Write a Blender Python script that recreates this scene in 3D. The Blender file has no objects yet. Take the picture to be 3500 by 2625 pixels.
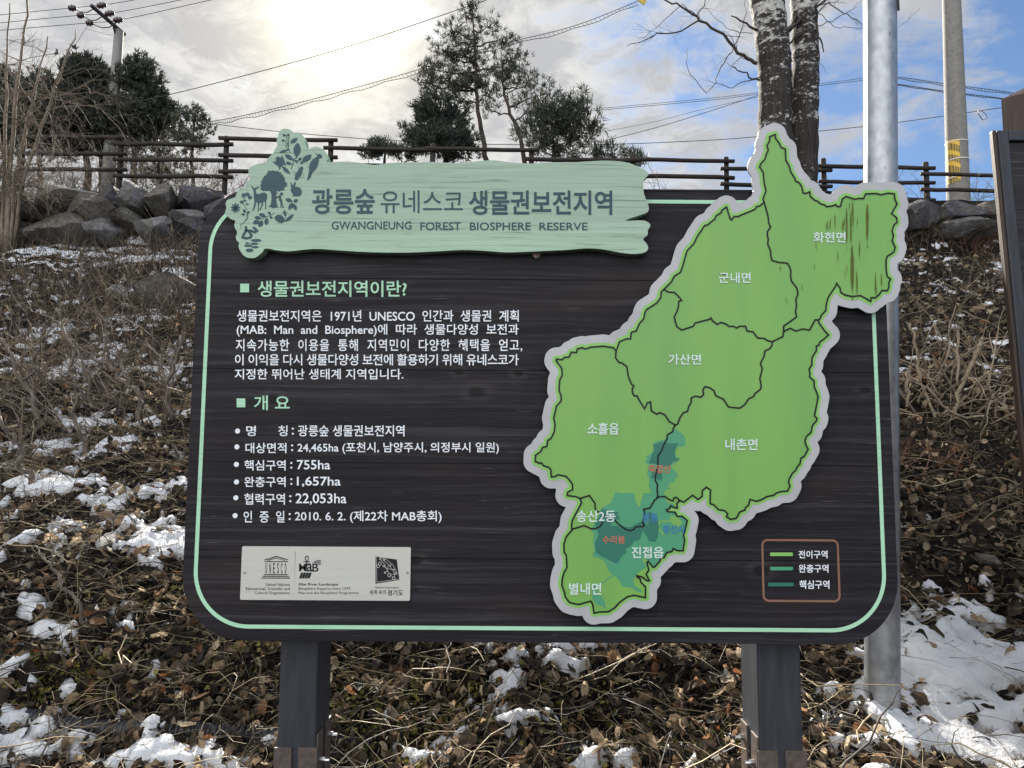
import bpy, math, random
import numpy as np
from mathutils import Vector, Matrix
from mathutils.geometry import tessellate_polygon
R = math.radians
random.seed(7); rng = np.random.default_rng(7)
scene = bpy.context.scene
COL = scene.collection

# ------------------------------------------------------------------ camera
EYE = Vector((0, 0, 1.02)); PITCH = R(5.0); ROLL = R(0.37); FPX = 2373.0
F_ = Vector((0, math.cos(PITCH), math.sin(PITCH)))
U0 = Vector((0, -math.sin(PITCH), math.cos(PITCH))); R0 = Vector((1, 0, 0))
RC = math.cos(ROLL) * R0 + math.sin(ROLL) * U0
UC = -math.sin(ROLL) * R0 + math.cos(ROLL) * U0
cd = bpy.data.cameras.new("camera"); cam = bpy.data.objects.new("camera", cd); COL.objects.link(cam)
m = Matrix.Identity(4)
for i in range(3):
    m[i][0] = RC[i]; m[i][1] = UC[i]; m[i][2] = -F_[i]; m[i][3] = EYE[i]
cam.matrix_world = m
cd.sensor_fit = 'HORIZONTAL'; cd.sensor_width = 36.0; cd.lens = FPX / 3500 * 36
cd.clip_start = 0.05; cd.clip_end = 3000
scene.camera = cam

def ray(px, py):
    return F_ + RC * ((px - 1750) / FPX) - UC * ((py - 1312.5) / FPX)
def at(px, py, Y):
    d = ray(px, py); return EYE + d * (Y / d.y)

# ------------------------------------------------------------------ sun + sky
SUN = ray(1150, 60).normalized()
SUN_EL = math.asin(SUN.z); SUN_ROT = math.atan2(SUN.x, SUN.y)
sl = bpy.data.lights.new("sun", 'SUN'); sl.energy = 5.0; sl.angle = R(0.6); sl.color = (1.0, .93, .82)
so = bpy.data.objects.new("sun", sl); COL.objects.link(so)
so.rotation_euler = (-SUN).to_track_quat('-Z', 'Y').to_euler(); so.location = SUN * 60

vs = scene.view_settings; vs.view_transform = 'Standard'; vs.look = 'None'; vs.exposure = 1.75; vs.gamma = 1.0
vs.use_curve_mapping = False
scene.cycles.max_bounces = 6; scene.cycles.transparent_max_bounces = 6
scene.cycles.use_denoising = True

class NT:
    """tiny node helper"""
    def __init__(s, tree): s.t = tree; s.n = tree.nodes; s.l = tree.links
    def new(s, typ, **kw):
        n = s.n.new(typ)
        for k, v in kw.items():
            if k[0] == '_': setattr(n, k[1:], v)
        return n
    def set(s, sock, v):
        if isinstance(v, bpy.types.NodeSocket): s.l.new(v, sock)
        elif v is not None:
            if hasattr(sock, 'default_value') and sock.type == 'RGBA' and len(v) == 3: v = (*v, 1)
            sock.default_value = v
    def math(s, op, a, b=None, c=None, clamp=False):
        n = s.n.new('ShaderNodeMath'); n.operation = op; n.use_clamp = clamp
        for i, v in enumerate((a, b, c)):
            if v is not None: s.set(n.inputs[i], v)
        return n.outputs[0]
    def mix(s, fac, a, b, mode='MIX'):
        n = s.n.new('ShaderNodeMix'); n.data_type = 'RGBA'; n.blend_type = mode
        s.set(n.inputs[0], fac); s.set(n.inputs[6], a); s.set(n.inputs[7], b); return n.outputs[2]
    def noise(s, vec, scale=5, detail=4, rough=.55, dist=0.0, typ=None):
        n = s.n.new('ShaderNodeTexNoise')
        if vec is not None: s.l.new(vec, n.inputs['Vector'])
        n.inputs['Scale'].default_value = scale; n.inputs['Detail'].default_value = detail
        n.inputs['Roughness'].default_value = rough; n.inputs['Distortion'].default_value = dist
        return n.outputs['Fac']
    def mapping(s, vec, scale=(1, 1, 1), loc=(0, 0, 0), rot=(0, 0, 0)):
        n = s.n.new('ShaderNodeMapping'); s.l.new(vec, n.inputs[0])
        n.inputs['Location'].default_value = loc; n.inputs['Scale'].default_value = scale
        n.inputs['Rotation'].default_value = rot; return n.outputs[0]
    def ramp(s, fac, stops, interp='LINEAR'):
        n = s.n.new('ShaderNodeValToRGB'); s.l.new(fac, n.inputs[0]); r = n.color_ramp; r.interpolation = interp
        while len(r.elements) < len(stops): r.elements.new(.5)
        for e, (p, c) in zip(r.elements, stops):
            e.position = p; e.color = (*c, 1) if not isinstance(c, (int, float)) else (c, c, c, 1)
        return n.outputs[0]
    def coord(s, which='Object'):
        n = s.n.new('ShaderNodeTexCoord'); return n.outputs[which]
    def sep(s, v):
        n = s.n.new('ShaderNodeSeparateXYZ'); s.l.new(v, n.inputs[0]); return n.outputs
    def comb(s, x, y, z):
        n = s.n.new('ShaderNodeCombineXYZ')
        for i, v in enumerate((x, y, z)): s.set(n.inputs[i], v)
        return n.outputs[0]
    def sm(s, v, lo, hi):
        n = s.n.new('ShaderNodeMapRange'); n.interpolation_type = 'SMOOTHSTEP'
        s.set(n.inputs[0], v); n.inputs[1].default_value = lo; n.inputs[2].default_value = hi
        return n.outputs[0]

world = bpy.data.worlds.new("World"); scene.world = world; world.use_nodes = True
def build_sky():
    t = NT(world.node_tree); t.n.clear()
    out = t.n.new('ShaderNodeOutputWorld'); bg = t.n.new('ShaderNodeBackground'); bg.inputs[1].default_value = 0.05
    t.l.new(bg.outputs[0], out.inputs[0])
    sky = t.n.new('ShaderNodeTexSky'); sky.sky_type = 'NISHITA'; sky.sun_disc = False
    sky.sun_elevation = SUN_EL; sky.sun_rotation = SUN_ROT; sky.air_density = 1.0; sky.dust_density = 0.6; sky.altitude = 150
    d = t.coord('Generated'); x, y, z = t.sep(d)
    zz = t.math('ADD', t.math('MAXIMUM', z, 0.0), .22)
    p = t.comb(t.math('DIVIDE', x, zz), t.math('DIVIDE', y, zz), 0.0)
    pm = t.mapping(p, (1.15, 1.35, 1.0), (3.1, 1.4, 0), (0, 0, R(24)))
    n1 = t.noise(pm, 2.3, 9, .62, .5)
    n2 = t.noise(pm, 7.5, 9, .70, .5)
    pl = t.mapping(p, (1.0, 1.3, 1.0), (8.2, 4.4, 0.6), (0, 0, R(-14)))
    n3 = t.noise(pl, 1.1, 5, .5, .2)
    dens = t.math('ADD', t.math('ADD', t.math('MULTIPLY', n1, .60), t.math('MULTIPLY', n2, .22)), t.math('MULTIPLY', n3, .30))
    # more overcast towards the west (left), breaking up to the right and high up
    cov = t.math('MULTIPLY', t.sm(x, -.10, .65), -.128)
    dens = t.math('ADD', dens, cov)
    cf = t.sm(dens, .415, .55)
    sdot = t.n.new('ShaderNodeVectorMath'); sdot.operation = 'DOT_PRODUCT'; t.l.new(d, sdot.inputs[0]); sdot.inputs[1].default_value = SUN
    sd = t.math('MAXIMUM', sdot.outputs['Value'], 0.0)
    g1 = t.math('POWER', sd, 520.0); g2 = t.math('POWER', sd, 95.0); g3 = t.math('POWER', sd, 9.0)
    # thin cloud is bright when lit through, thick cloud greyer
    thick = t.sm(t.math('ADD', t.math('MULTIPLY', n2, .62), t.math('MULTIPLY', n1, .48)), .47, .63)
    back = t.math('ADD', 1.0, t.math('MULTIPLY', t.sm(t.math('MULTIPLY', y, -1.0), -.25, .6), 2.75))   # unseen clouds behind the camera, brightened to light the sign face
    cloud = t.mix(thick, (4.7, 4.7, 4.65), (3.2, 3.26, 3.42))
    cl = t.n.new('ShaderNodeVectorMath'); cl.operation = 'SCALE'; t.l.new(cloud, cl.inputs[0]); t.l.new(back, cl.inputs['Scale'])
    sk = t.n.new('ShaderNodeVectorMath'); sk.operation = 'MULTIPLY'; t.l.new(sky.outputs[0], sk.inputs[0]); sk.inputs[1].default_value = (.56, .67, .80)
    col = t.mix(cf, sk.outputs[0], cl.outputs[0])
    glow = t.mix(1.0, t.mix(g3, (0, 0, 0), (.22, .19, .14)), t.mix(g2, (0, 0, 0), (1.7, 1.35, .66)), 'ADD')
    glow = t.mix(1.0, glow, t.mix(g1, (0, 0, 0), (10, 9, 6.4)), 'ADD')
    col = t.mix(1.0, col, glow, 'ADD')
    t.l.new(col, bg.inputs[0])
build_sky()

# ------------------------------------------------------------------ scene helpers
def tag(o, label=None, cat=None, group=None, kind=None):
    if label: o['label'] = label
    if cat: o['category'] = cat
    if group: o['group'] = group
    if kind: o['kind'] = kind
    return o
def thing(name, loc, label, cat, group=None):
    o = bpy.data.objects.new(name, None); COL.objects.link(o); o.location = loc; o.empty_display_size = .1
    return tag(o, label, cat, group)
def world_loc(o):
    v = Vector(o.location)
    while o.parent: o = o.parent; v += Vector(o.location)
    return v
def link(name, me, mat, parent=None, base=None):
    """verts given in world space; made local to the parent (or to base)."""
    o = bpy.data.objects.new(name, me); COL.objects.link(o)
    off = Vector((0, 0, 0))
    if parent is not None:
        o.parent = parent; off = world_loc(parent)
    if base is not None:
        o.location = Vector(base) - off; off = Vector(base)
    if off.length: me.transform(Matrix.Translation(-off))
    for mm in (mat if isinstance(mat, (list, tuple)) else [mat]): me.materials.append(mm)
    return o
class MB:
    def __init__(s): s.v = []; s.f = []; s.mi = []
    def add(s, vs, fs, mi=0):
        o = len(s.v); s.v.extend([tuple(v) for v in vs]); s.f.extend([tuple(i + o for i in f) for f in fs]); s.mi.extend([mi] * len(fs))
    def box(s, lo, hi, mi=0):
        x0, y0, z0 = lo; x1, y1, z1 = hi
        s.add([(x0, y0, z0), (x1, y0, z0), (x1, y1, z0), (x0, y1, z0), (x0, y0, z1), (x1, y0, z1), (x1, y1, z1), (x0, y1, z1)],
              [(0, 3, 2, 1), (4, 5, 6, 7), (0, 1, 5, 4), (1, 2, 6, 5), (2, 3, 7, 6), (3, 0, 4, 7)], mi)
    def tube(s, pts, rad, n=6, cap=True, mi=0):
        pts = [Vector(p) for p in pts]; k = len(pts)
        if isinstance(rad, (int, float)): rad = [rad] * k
        up = None; vs = []
        for i, p in enumerate(pts):
            a = pts[max(i - 1, 0)]; b = pts[min(i + 1, k - 1)]; d = (b - a).normalized() if (b - a).length > 1e-9 else Vector((0, 0, 1))
            if up is None: up = d.orthogonal().normalized()
            else:
                up = up - d * up.dot(d); up = up.normalized() if up.length > 1e-6 else d.orthogonal().normalized()
            w = d.cross(up)
            for j in range(n):
                t = 2 * math.pi * j / n; vs.append(p + (up * math.cos(t) + w * math.sin(t)) * rad[i])
        fs = [(i * n + j, i * n + (j + 1) % n, (i + 1) * n + (j + 1) % n, (i + 1) * n + j) for i in range(k - 1) for j in range(n)]
        if cap: fs += [tuple(range(n))[::-1], tuple((k - 1) * n + j for j in range(n))]
        s.add(vs, fs, mi)
    def mesh(s, name, smooth=False):
        me = bpy.data.meshes.new(name); me.from_pydata(s.v, [], s.f); me.validate()
        if any(s.mi) and len(s.mi) == len(me.polygons): me.polygons.foreach_set('material_index', s.mi)
        if smooth: me.shade_smooth()
        me.update(); return me
    def build(s, name, mat, parent=None, smooth=False, base=None, bevel=0):
        o = link(name, s.mesh(name, smooth), mat, parent, base)
        if bevel:
            b = o.modifiers.new('bevel', 'BEVEL'); b.width = bevel; b.segments = 2; b.limit_method = 'ANGLE'; b.angle_limit = R(40)
        return o
def mesh_np(name, V, F, smooth=False):
    V = np.asarray(V, np.float32); F = np.asarray(F, np.int32); k = F.shape[1]
    me = bpy.data.meshes.new(name); me.vertices.add(len(V)); me.vertices.foreach_set('co', V.ravel())
    me.loops.add(F.size); me.loops.foreach_set('vertex_index', F.ravel())
    me.polygons.add(len(F)); me.polygons.foreach_set('loop_start', np.arange(0, F.size, k, dtype=np.int32))
    me.update(calc_edges=True)
    if smooth: me.shade_smooth()
    return me

# value-noise fbm on arrays
def _hash(ix, iy, seed):
    h = (ix.astype(np.int64) * 374761393 + iy.astype(np.int64) * 668265263 + seed * 1442695041) & 0xffffffff
    h = ((h ^ (h >> 13)) * 1274126177) & 0xffffffff
    return ((h ^ (h >> 16)) & 0xffff) / 65535.0
def vnoise(x, y, seed=0):
    ix = np.floor(x); iy = np.floor(y); fx = x - ix; fy = y - iy
    fx = fx * fx * (3 - 2 * fx); fy = fy * fy * (3 - 2 * fy)
    a = _hash(ix, iy, seed); b = _hash(ix + 1, iy, seed); c = _hash(ix, iy + 1, seed); d = _hash(ix + 1, iy + 1, seed)
    return (a * (1 - fx) + b * fx) * (1 - fy) + (c * (1 - fx) + d * fx) * fy
def fbm(x, y, seed=0, oc=5, gain=.5):
    x = np.asarray(x, float); y = np.asarray(y, float); t = 0; a = 1; n = 0
    for i in range(oc):
        t = t + a * vnoise(x * 2 ** i + 17.3 * i, y * 2 ** i - 9.1 * i, seed + i * 7); n += a; a *= gain
    return t / n

# ------------------------------------------------------------------ materials
def mat(name, col, rough=.6, spec=.5, metal=0.0, fn=None, trans=0.0):
    """fn(t, bsdf) adds the procedural detail"""
    mt = bpy.data.materials.new(name); mt.use_nodes = True; t = NT(mt.node_tree)
    b = t.n['Principled BSDF']; b.inputs['Base Color'].default_value = (*col, 1); b.inputs['Roughness'].default_value = rough
    b.inputs['Specular IOR Level'].default_value = spec; b.inputs['Metallic'].default_value = metal
    if fn: fn(t, b)
    if trans:
        tr = t.n.new('ShaderNodeBsdfTranslucent'); mx = t.n.new('ShaderNodeMixShader'); mx.inputs[0].default_value = trans
        bc = b.inputs['Base Color']
        if bc.is_linked: t.l.new(bc.links[0].from_socket, tr.inputs[0])
        else: tr.inputs[0].default_value = (*col, 1)
        t.l.new(b.outputs[0], mx.inputs[1]); t.l.new(tr.outputs[0], mx.inputs[2])
        t.l.new(mx.outputs[0], t.n['Material Output'].inputs[0])
    return mt
def bump(t, b, h, strength=.3, dist=.01):
    n = t.n.new('ShaderNodeBump'); n.inputs['Strength'].default_value = strength; n.inputs['Distance'].default_value = dist
    t.l.new(h, n.inputs['Height']); t.l.new(n.outputs[0], b.inputs['Normal'])
def speck(amount=.15, scale=30, sc=(1, 1, 1)):
    def fn(t, b):
        c = tuple(b.inputs['Base Color'].default_value)[:3]
        f = t.noise(t.mapping(t.coord(), sc), scale, 6, .6)
        t.l.new(t.ramp(f, [(.3, tuple(v * (1 - amount) for v in c)), (.7, tuple(min(1, v * (1 + amount)) for v in c))]), b.inputs['Base Color'])
        bump(t, b, f, .15, .003)
    return fn
def paint_worn(t, b):
    c = tuple(b.inputs['Base Color'].default_value)[:3]
    co = t.coord()
    f = t.noise(t.mapping(co, (6, 6, 120)), 1.0, 7, .65)
    g = t.noise(co, 4, 4, .5)
    k = t.math('ADD', t.math('MULTIPLY', f, .6), t.math('MULTIPLY', g, .4))
    t.l.new(t.ramp(k, [(.28, tuple(v * .72 for v in c)), (.5, c), (.75, tuple(min(1, v * 1.08) for v in c))]), b.inputs['Base Color'])
    bump(t, b, f, .12, .002)

_sx = at(1850, 1300, 1.86).x
KNOTS = [(at(px, py, 1.86).x - _sx, at(px, py, 1.86).z, r) for px, py, r in ((1630, 1320, .020), (1218, 1502, .013), (1772, 1258, .012), (1570, 1250, .012), (935, 1340, .016), (2955, 1310, .014), (2600, 1925, .018), (1420, 1890, .016), (1080, 1205, .010))]
def dark_board(t, b):
    co = t.coord()
    wob = t.noise(t.mapping(co, (1.6, 1, 7)), 1.2, 3, .5)
    x, y, z = t.sep(co)
    z2 = t.math('ADD', z, t.math('MULTIPLY', wob, .035))
    v = t.comb(t.math('MULTIPLY', x, .9), y, t.math('MULTIPLY', z2, 62.0))
    gr = t.noise(v, 1.0, 9, .72, .25)
    fine = t.noise(t.comb(t.math('MULTIPLY', x, 5.0), y, t.math('MULTIPLY', z2, 300.0)), 1.0, 6, .7)
    big = t.noise(t.mapping(co, (1.2, 1, 4)), 1.5, 4, .55)
    base = t.ramp(gr, [(.22, (.004, .004, .007)), (.5, (.0145, .0120, .0145)), (.76, (.050, .048, .058))])
    brown = t.mix(t.math('MULTIPLY', t.sm(big, .50, .74), .6), base, (.028, .021, .018))
    # worn pale scuffs where the paint has rubbed off the grain
    wear = t.math('MULTIPLY', t.sm(fine, .56, .68), t.sm(t.noise(t.mapping(co, (2.2, 1, 9)), 2.0, 6, .65), .48, .66))
    c = t.mix(t.math('MULTIPLY', wear, .8), brown, (.20, .18, .17))
    spk = t.sm(t.noise(t.mapping(co, (1, 1, 1.6)), 130, 2, .5), .80, .83)
    c = t.mix(t.math('MULTIPLY', spk, .6), c, (.42, .42, .43))
    for kx, kz, kr in KNOTS:
        dx = t.math('MULTIPLY', t.math('SUBTRACT', x, kx), .62); dz = t.math('SUBTRACT', z2, kz)
        dd_ = t.math('SQRT', t.math('ADD', t.math('MULTIPLY', dx, dx), t.math('MULTIPLY', dz, dz)))
        rg = t.math('SUBTRACT', 1.0, t.sm(dd_, kr * .35, kr)); c = t.mix(t.math('MULTIPLY', rg, .85), c, (.006, .005, .005))
        hl = t.math('MULTIPLY', t.math('MULTIPLY', t.sm(dd_, kr * .5, kr * .9), t.math('SUBTRACT', 1.0, t.sm(dd_, kr * .95, kr * 1.9))), t.sm(fine, .42, .6))
        c = t.mix(t.math('MULTIPLY', hl, .35), c, (.085, .075, .07))
    # joints between the planks
    zs = t.math('ABSOLUTE', t.math('SUBTRACT', t.math('FRACT', t.math('DIVIDE', t.math('SUBTRACT', z, .47), .2495)), .5))
    seam = t.sm(zs, .493, .4975)
    c = t.mix(seam, c, (.004, .004, .005))
    t.l.new(c, b.inputs['Base Color'])
    h = t.math('SUBTRACT', t.math('ADD', t.math('MULTIPLY', gr, .7), t.math('MULTIPLY', fine, .3)), t.math('MULTIPLY', seam, 1.5))
    bump(t, b, h, .55, .004)
    t.l.new(t.ramp(gr, [(.3, .72), (.7, .5)]), b.inputs['Roughness'])

def mint_wood(t, b):
    co = t.coord(); x, y, z = t.sep(co)
    wob = t.noise(t.mapping(co, (1.2, 1, 5)), 1.3, 3, .5)
    z2 = t.math('ADD', z, t.math('MULTIPLY', wob, .03))
    gr = t.noise(t.comb(t.math('MULTIPLY', x, 1.5), y, t.math('MULTIPLY', z2, 95.0)), 1.0, 8, .7, .2)
    crack = t.sm(t.noise(t.comb(t.math('MULTIPLY', x, 2.6), y, t.math('MULTIPLY', z2, 150.0)), 1.0, 5, .65), .575, .65)
    cm = t.math('MULTIPLY', crack, t.sm(t.noise(t.mapping(co, (2, 1, 6)), 2.2, 4, .6), .38, .58))
    c = t.ramp(gr, [(.25, (.285, .405, .29)), (.5, (.365, .52, .38)), (.78, (.44, .60, .44))])
    c = t.mix(t.math('MULTIPLY', cm, .8), c, (.12, .15, .10))
    dirt = t.sm(t.noise(t.mapping(co, (1.5, 1, 4)), 3, 5, .6), .52, .75)
    c = t.mix(t.math('MULTIPLY', dirt, .5), c, (.25, .30, .215))
    c = t.mix(t.math('MULTIPLY', t.sm(t.math('ADD', z, t.math('MULTIPLY', wob, .1)), 1.55, 1.72), .35), c, (.25, .30, .27))
    t.l.new(c, b.inputs['Base Color'])
    bump(t, b, t.math('SUBTRACT', gr, t.math('MULTIPLY', cm, .8)), .45, .003)

M = {}
M['board'] = mat('dark_stained_planks', (.03, .03, .04), .5, .22, fn=dark_board)
M['post'] = mat('charcoal_painted_timber', (.032, .034, .042), .55, .4, fn=speck(.35, 14, (3, 3, .4)))
M['mint'] = mat('mint_paint', (.40, .68, .47), .55, .4, fn=paint_worn)
M['mintwood'] = mat('mint_painted_wood', (.36, .55, .43), .5, .4, fn=mint_wood)
M['white'] = mat('white_lettering_paint', (.80, .82, .86), .55, .4, fn=paint_worn)
M['mapwhite'] = mat('pale_print_lettering', (.62, .74, .68), .5, .3)
M['teal'] = mat('dark_teal_lettering', (.020, .060, .078), .5, .4, fn=paint_worn)
M['plate'] = mat('silver_grey_laminate', (.43, .43, .44), .42, .5, fn=speck(.12, 7))
M['edge'] = mat('map_print_edge_green', (.24, .50, .13), .45, .4)
M['line'] = mat('black_map_line', (.008, .010, .010), .5, .3)
M['red'] = mat('brick_red_print', (.55, .16, .10), .5, .3)
M['blue'] = mat('blue_print', (.05, .20, .42), .5, .3)
M['bronze'] = mat('copper_brown_paint', (.23, .115, .075), .55, .4, fn=paint_worn)
M['black'] = mat('black_print', (.010, .011, .014), .5, .3)
M['rust'] = mat('rust_brown_plate', (.085, .065, .055), .6, .4, fn=speck(.4, 60))
M['bolt'] = mat('zinc_bolt', (.6, .6, .62), .3, .5, 1.0)
def field(t, b):
    co = t.coord(); g = t.noise(t.mapping(co, (6, 1, .8)), 1.3, 3, .5); h = t.noise(t.mapping(co, (14, 1, 1.5)), 2.0, 6, .65)
    k = t.math('ADD', g, t.math('MULTIPLY', t.math('SUBTRACT', h, .5), .22))
    t.l.new(t.ramp(k, [(.3, (.158, .362, .088)), (.55, (.188, .405, .088)), (.75, (.205, .425, .074))]), b.inputs['Base Color'])
M['field'] = mat('map_green_print', (.18, .38, .11), .38, .45, fn=field)
M['buffer'] = mat('teal_green_print', (.075, .31, .165), .4, .4)
M['core'] = mat('deep_green_print', (.03, .165, .115), .4, .4)
M['stain'] = mat('rust_streak', (.105, .115, .025), .7, .2, fn=speck(.3, 120))
def satin(t, b):
    co = t.coord(); f = t.noise(t.mapping(co, (3, 1, 420)), 1, 4, .6)
    t.l.new(t.ramp(f, [(.3, (.52, .515, .47)), (.7, (.60, .595, .545))]), b.inputs['Base Color'])
M['plaque'] = mat('satin_metal_plaque', (.56, .57, .54), .42, .5, .15, fn=satin)
# ------------------------------------------------------------------ the information sign
YB = 1.86            # front face of the board
def P(px, py, Y=YB): return at(px, py, Y)
sign = thing('information_sign', (P(1850, 1300).x, YB, 0.0),
             'large dark timber information board with green map and mint title panel on two square posts', 'sign')

def round_rect(x0, z0, x1, z1, r, n=14):
    pts = []
    for cx, cz, a0 in ((x1 - r, z0 + r, -90), (x1 - r, z1 - r, 0), (x0 + r, z1 - r, 90), (x0 + r, z0 + r, 180)):
        for i in range(n + 1):
            a = R(a0 + 90 * i / n); pts.append((cx + r * math.cos(a), cz + r * math.sin(a)))
    return pts
def area2(pts): return sum(pts[i - 1][0] * pts[i][1] - pts[i][0] * pts[i - 1][1] for i in range(len(pts)))
def flat(mb, pts, y, mi=0):
    """filled outline at depth y facing the viewer (-y)"""
    if area2(pts) < 0: pts = pts[::-1]
    tri = tessellate_polygon([[Vector((x, z, 0)) for x, z in pts]])
    fs = []
    for a, b, c in tri:
        A, B, C = pts[a], pts[b], pts[c]
        fs.append((a, b, c) if (B[0] - A[0]) * (C[1] - A[1]) - (B[1] - A[1]) * (C[0] - A[0]) > 0 else (a, c, b))
    mb.add([(x, y, z) for x, z in pts], fs, mi)
def slab(mb, pts, y0, y1, mi=0, mi_side=None, bev=0.0):
    """outline with thickness: front y0, back y1"""
    if area2(pts) < 0: pts = pts[::-1]
    flat(mb, pts, y0, mi)
    n = len(pts); ms = mi if mi_side is None else mi_side
    mb.add([(x, y0, z) for x, z in pts] + [(x, y1, z) for x, z in pts],
           [(i, (i + n), (i + 1) % n + n, (i + 1) % n) for i in range(n)], ms)
    bk = MB(); flat(bk, pts, y1); mb.add(bk.v, [f[::-1] for f in bk.f], ms)
def stroke(mb, pts, w, y, closed=False, mi=0):
    """painted line of width w along (x, z) points"""
    p = [Vector((a, b)) for a, b in pts]; q = [p[0]]
    for a in p[1:]:
        if (a - q[-1]).length > w * .12: q.append(a)
    p = q
    if closed and (p[0] - p[-1]).length < w * .12: p.pop()
    k = len(p)
    if k < 2: return
    vs = []
    for i in range(k):
        a = p[(i - 1) % k] if closed else p[max(i - 1, 0)]; b = p[(i + 1) % k] if closed else p[min(i + 1, k - 1)]
        d0 = (p[i] - a); d1 = (b - p[i]); d0 = d0.normalized() if d0.length else d1.normalized(); d1 = d1.normalized() if d1.length else d0
        d = d0 + d1; d = d.normalized() if d.length > .2 else d0
        nn = Vector((-d.y, d.x)); c = max(.55, nn.dot(Vector((-d0.y, d0.x)))); h = nn * (w / 2 / c)
        vs += [(p[i].x + h.x, y, p[i].y + h.y), (p[i].x - h.x, y, p[i].y - h.y)]
    rg = range(k if closed else k - 1)
    mb.add(vs, [(2 * i + 1, 2 * ((i + 1) % k) + 1, 2 * ((i + 1) % k), 2 * i) for i in rg], mi)
def disc(mb, c, r, y, n=14, rz=None):
    flat(mb, [(c[0] + r * math.cos(2 * math.pi * i / n), c[1] + (rz or r) * math.sin(2 * math.pi * i / n)) for i in range(n)], y)
def ring(mb, c, r, w, y, n=16):
    stroke(mb, [(c[0] + r * math.cos(2 * math.pi * i / n), c[1] + r * math.sin(2 * math.pi * i / n)) for i in range(n)], w, y, True)
def mapper(ox, oy, s, Y):
    def f(x, y):
        p = at(ox + x * s, oy + y * s, Y); return (p.x, p.z)
    return f
src = mapper(0, 0, 1, YB)

_fc = bpy.data.curves.new('text', 'FONT'); _fo = bpy.data.objects.new('text', _fc); COL.objects.link(_fo)
_fc.size = 1.0; _fc.resolution_u = 3; _fc.fill_mode = 'FRONT'
def text(mb, s, box, Y, y, bold=.0, spacing=1.0, slant=0.0):
    """lettering s filling the photo-pixel box (x0,y0,x1,y1) on the plane Y"""
    _fc.body = s; _fc.offset = bold; _fc.space_character = spacing; _fc.shear = slant
    dg = bpy.context.evaluated_depsgraph_get(); dg.update(); ev = _fo.evaluated_get(dg); me = ev.to_mesh()
    V = np.array([v.co[:2] for v in me.vertices]); Fs = [tuple(p.vertices) for p in me.polygons]; ev.to_mesh_clear()
    if len(V) == 0: print('NO GLYPHS', s); return
    lo = V.min(0); hi = V.max(0); x0, y0, x1, y1 = box
    u = (V - lo) / (hi - lo)
    a = at(x0, y1, Y); b = at(x1, y1, Y); c = at(x0, y0, Y); d = at(x1, y0, Y)
    vs = []
    for uu, vv in u:
        lft = a.lerp(c, vv); rgt = b.lerp(d, vv); q = lft.lerp(rgt, uu); vs.append((q.x, y, q.z))
    if Fs:
        i, j, k = Fs[0][:3]; A, B, C = V[i], V[j], V[k]
        if (B[0] - A[0]) * (C[1] - A[1]) - (B[1] - A[1]) * (C[0] - A[0]) < 0: Fs = [f[::-1] for f in Fs]
    mb.add(vs, Fs)

# board -------------------------------------------------------------
bl = (P(667, 1017).x + P(640, 1700).x) / 2; br = (P(3029, 1055).x + P(3060, 1750).x) / 2
bt = (P(2210, 647).z + P(2540, 648).z) / 2; bb = (P(900, 2189).z + P(2550, 2202).z) / 2
rr = 212 / FPX * YB
mb = MB(); slab(mb, round_rect(bl, bb, br, bt, rr), YB, YB + .055)
board = mb.build('board', M['board'], sign, bevel=.004)
E = .0008
ll = (P(718, 854).x + P(682, 1700).x) / 2; lr = (P(2986, 1071).x + P(3009, 1668).x) / 2
lt = (P(2205, 689).z); lb = (P(1000, 2140).z + P(2750, 2156).z) / 2
mb = MB(); stroke(mb, round_rect(ll, lb, lr, lt, 184 / FPX * YB, 18), 13 / FPX * YB, YB - E, True)
mb.build('border_line', M['mint'], board)

K = 1040 / 2212
def kbox(x0, y0, x1, y1): return (780 + x0 * K, 920 + y0 * K, 780 + x1 * K, 920 + y1 * K)
mb = MB()
text(mb, '생물권보전지역이란?', kbox(215, 84, 1298, 202), YB, YB - E, .014)
mb.build('heading_lettering', M['mint'], board); mb = MB()
text(mb, '개 요', kbox(188, 918, 448, 1026), YB, YB - E, .012)
mb.build('heading_lettering', M['mint'], board)
for b_ in ((88, 106, 152, 168), (62, 940, 125, 1004)):
    mb = MB(); q = kbox(*b_); flat(mb, [src(q[0], q[3]), src(q[2], q[3]), src(q[2], q[1]), src(q[0], q[1])], YB - E); mb.build('square_bullet', M['mint'], board)
mb = MB()
for s, bx, sp in (('생물권보전지역은  1971년  UNESCO  인간과  생물권  계획', (64, 297, 2112, 382), 1.0),
                  ('(MAB:  Man  and  Biosphere)에  따라  생물다양성  보전과', (62, 398, 2112, 490), 1.0),
                  ('지속가능한  이용을  통해  지역민이  다양한  혜택을  얻고,', (56, 508, 2138, 600), 1.1),
                  ('이 이익을 다시 생물다양성 보전에 활용하기 위해 유네스코가', (50, 616, 2112, 700), .95),
                  ('지정한 뛰어난 생태계 지역입니다.', (48, 724, 1274, 802), 1.0)):
    text(mb, s, kbox(*bx), YB, YB - E, .011, sp)
mb.build('paragraph_lettering', M['white'], board)
mb = MB()
def S22(x0, y0, x1, y1): k = 3500 / 2212; return (x0 * k, y0 * k, x1 * k, y1 * k)
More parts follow.
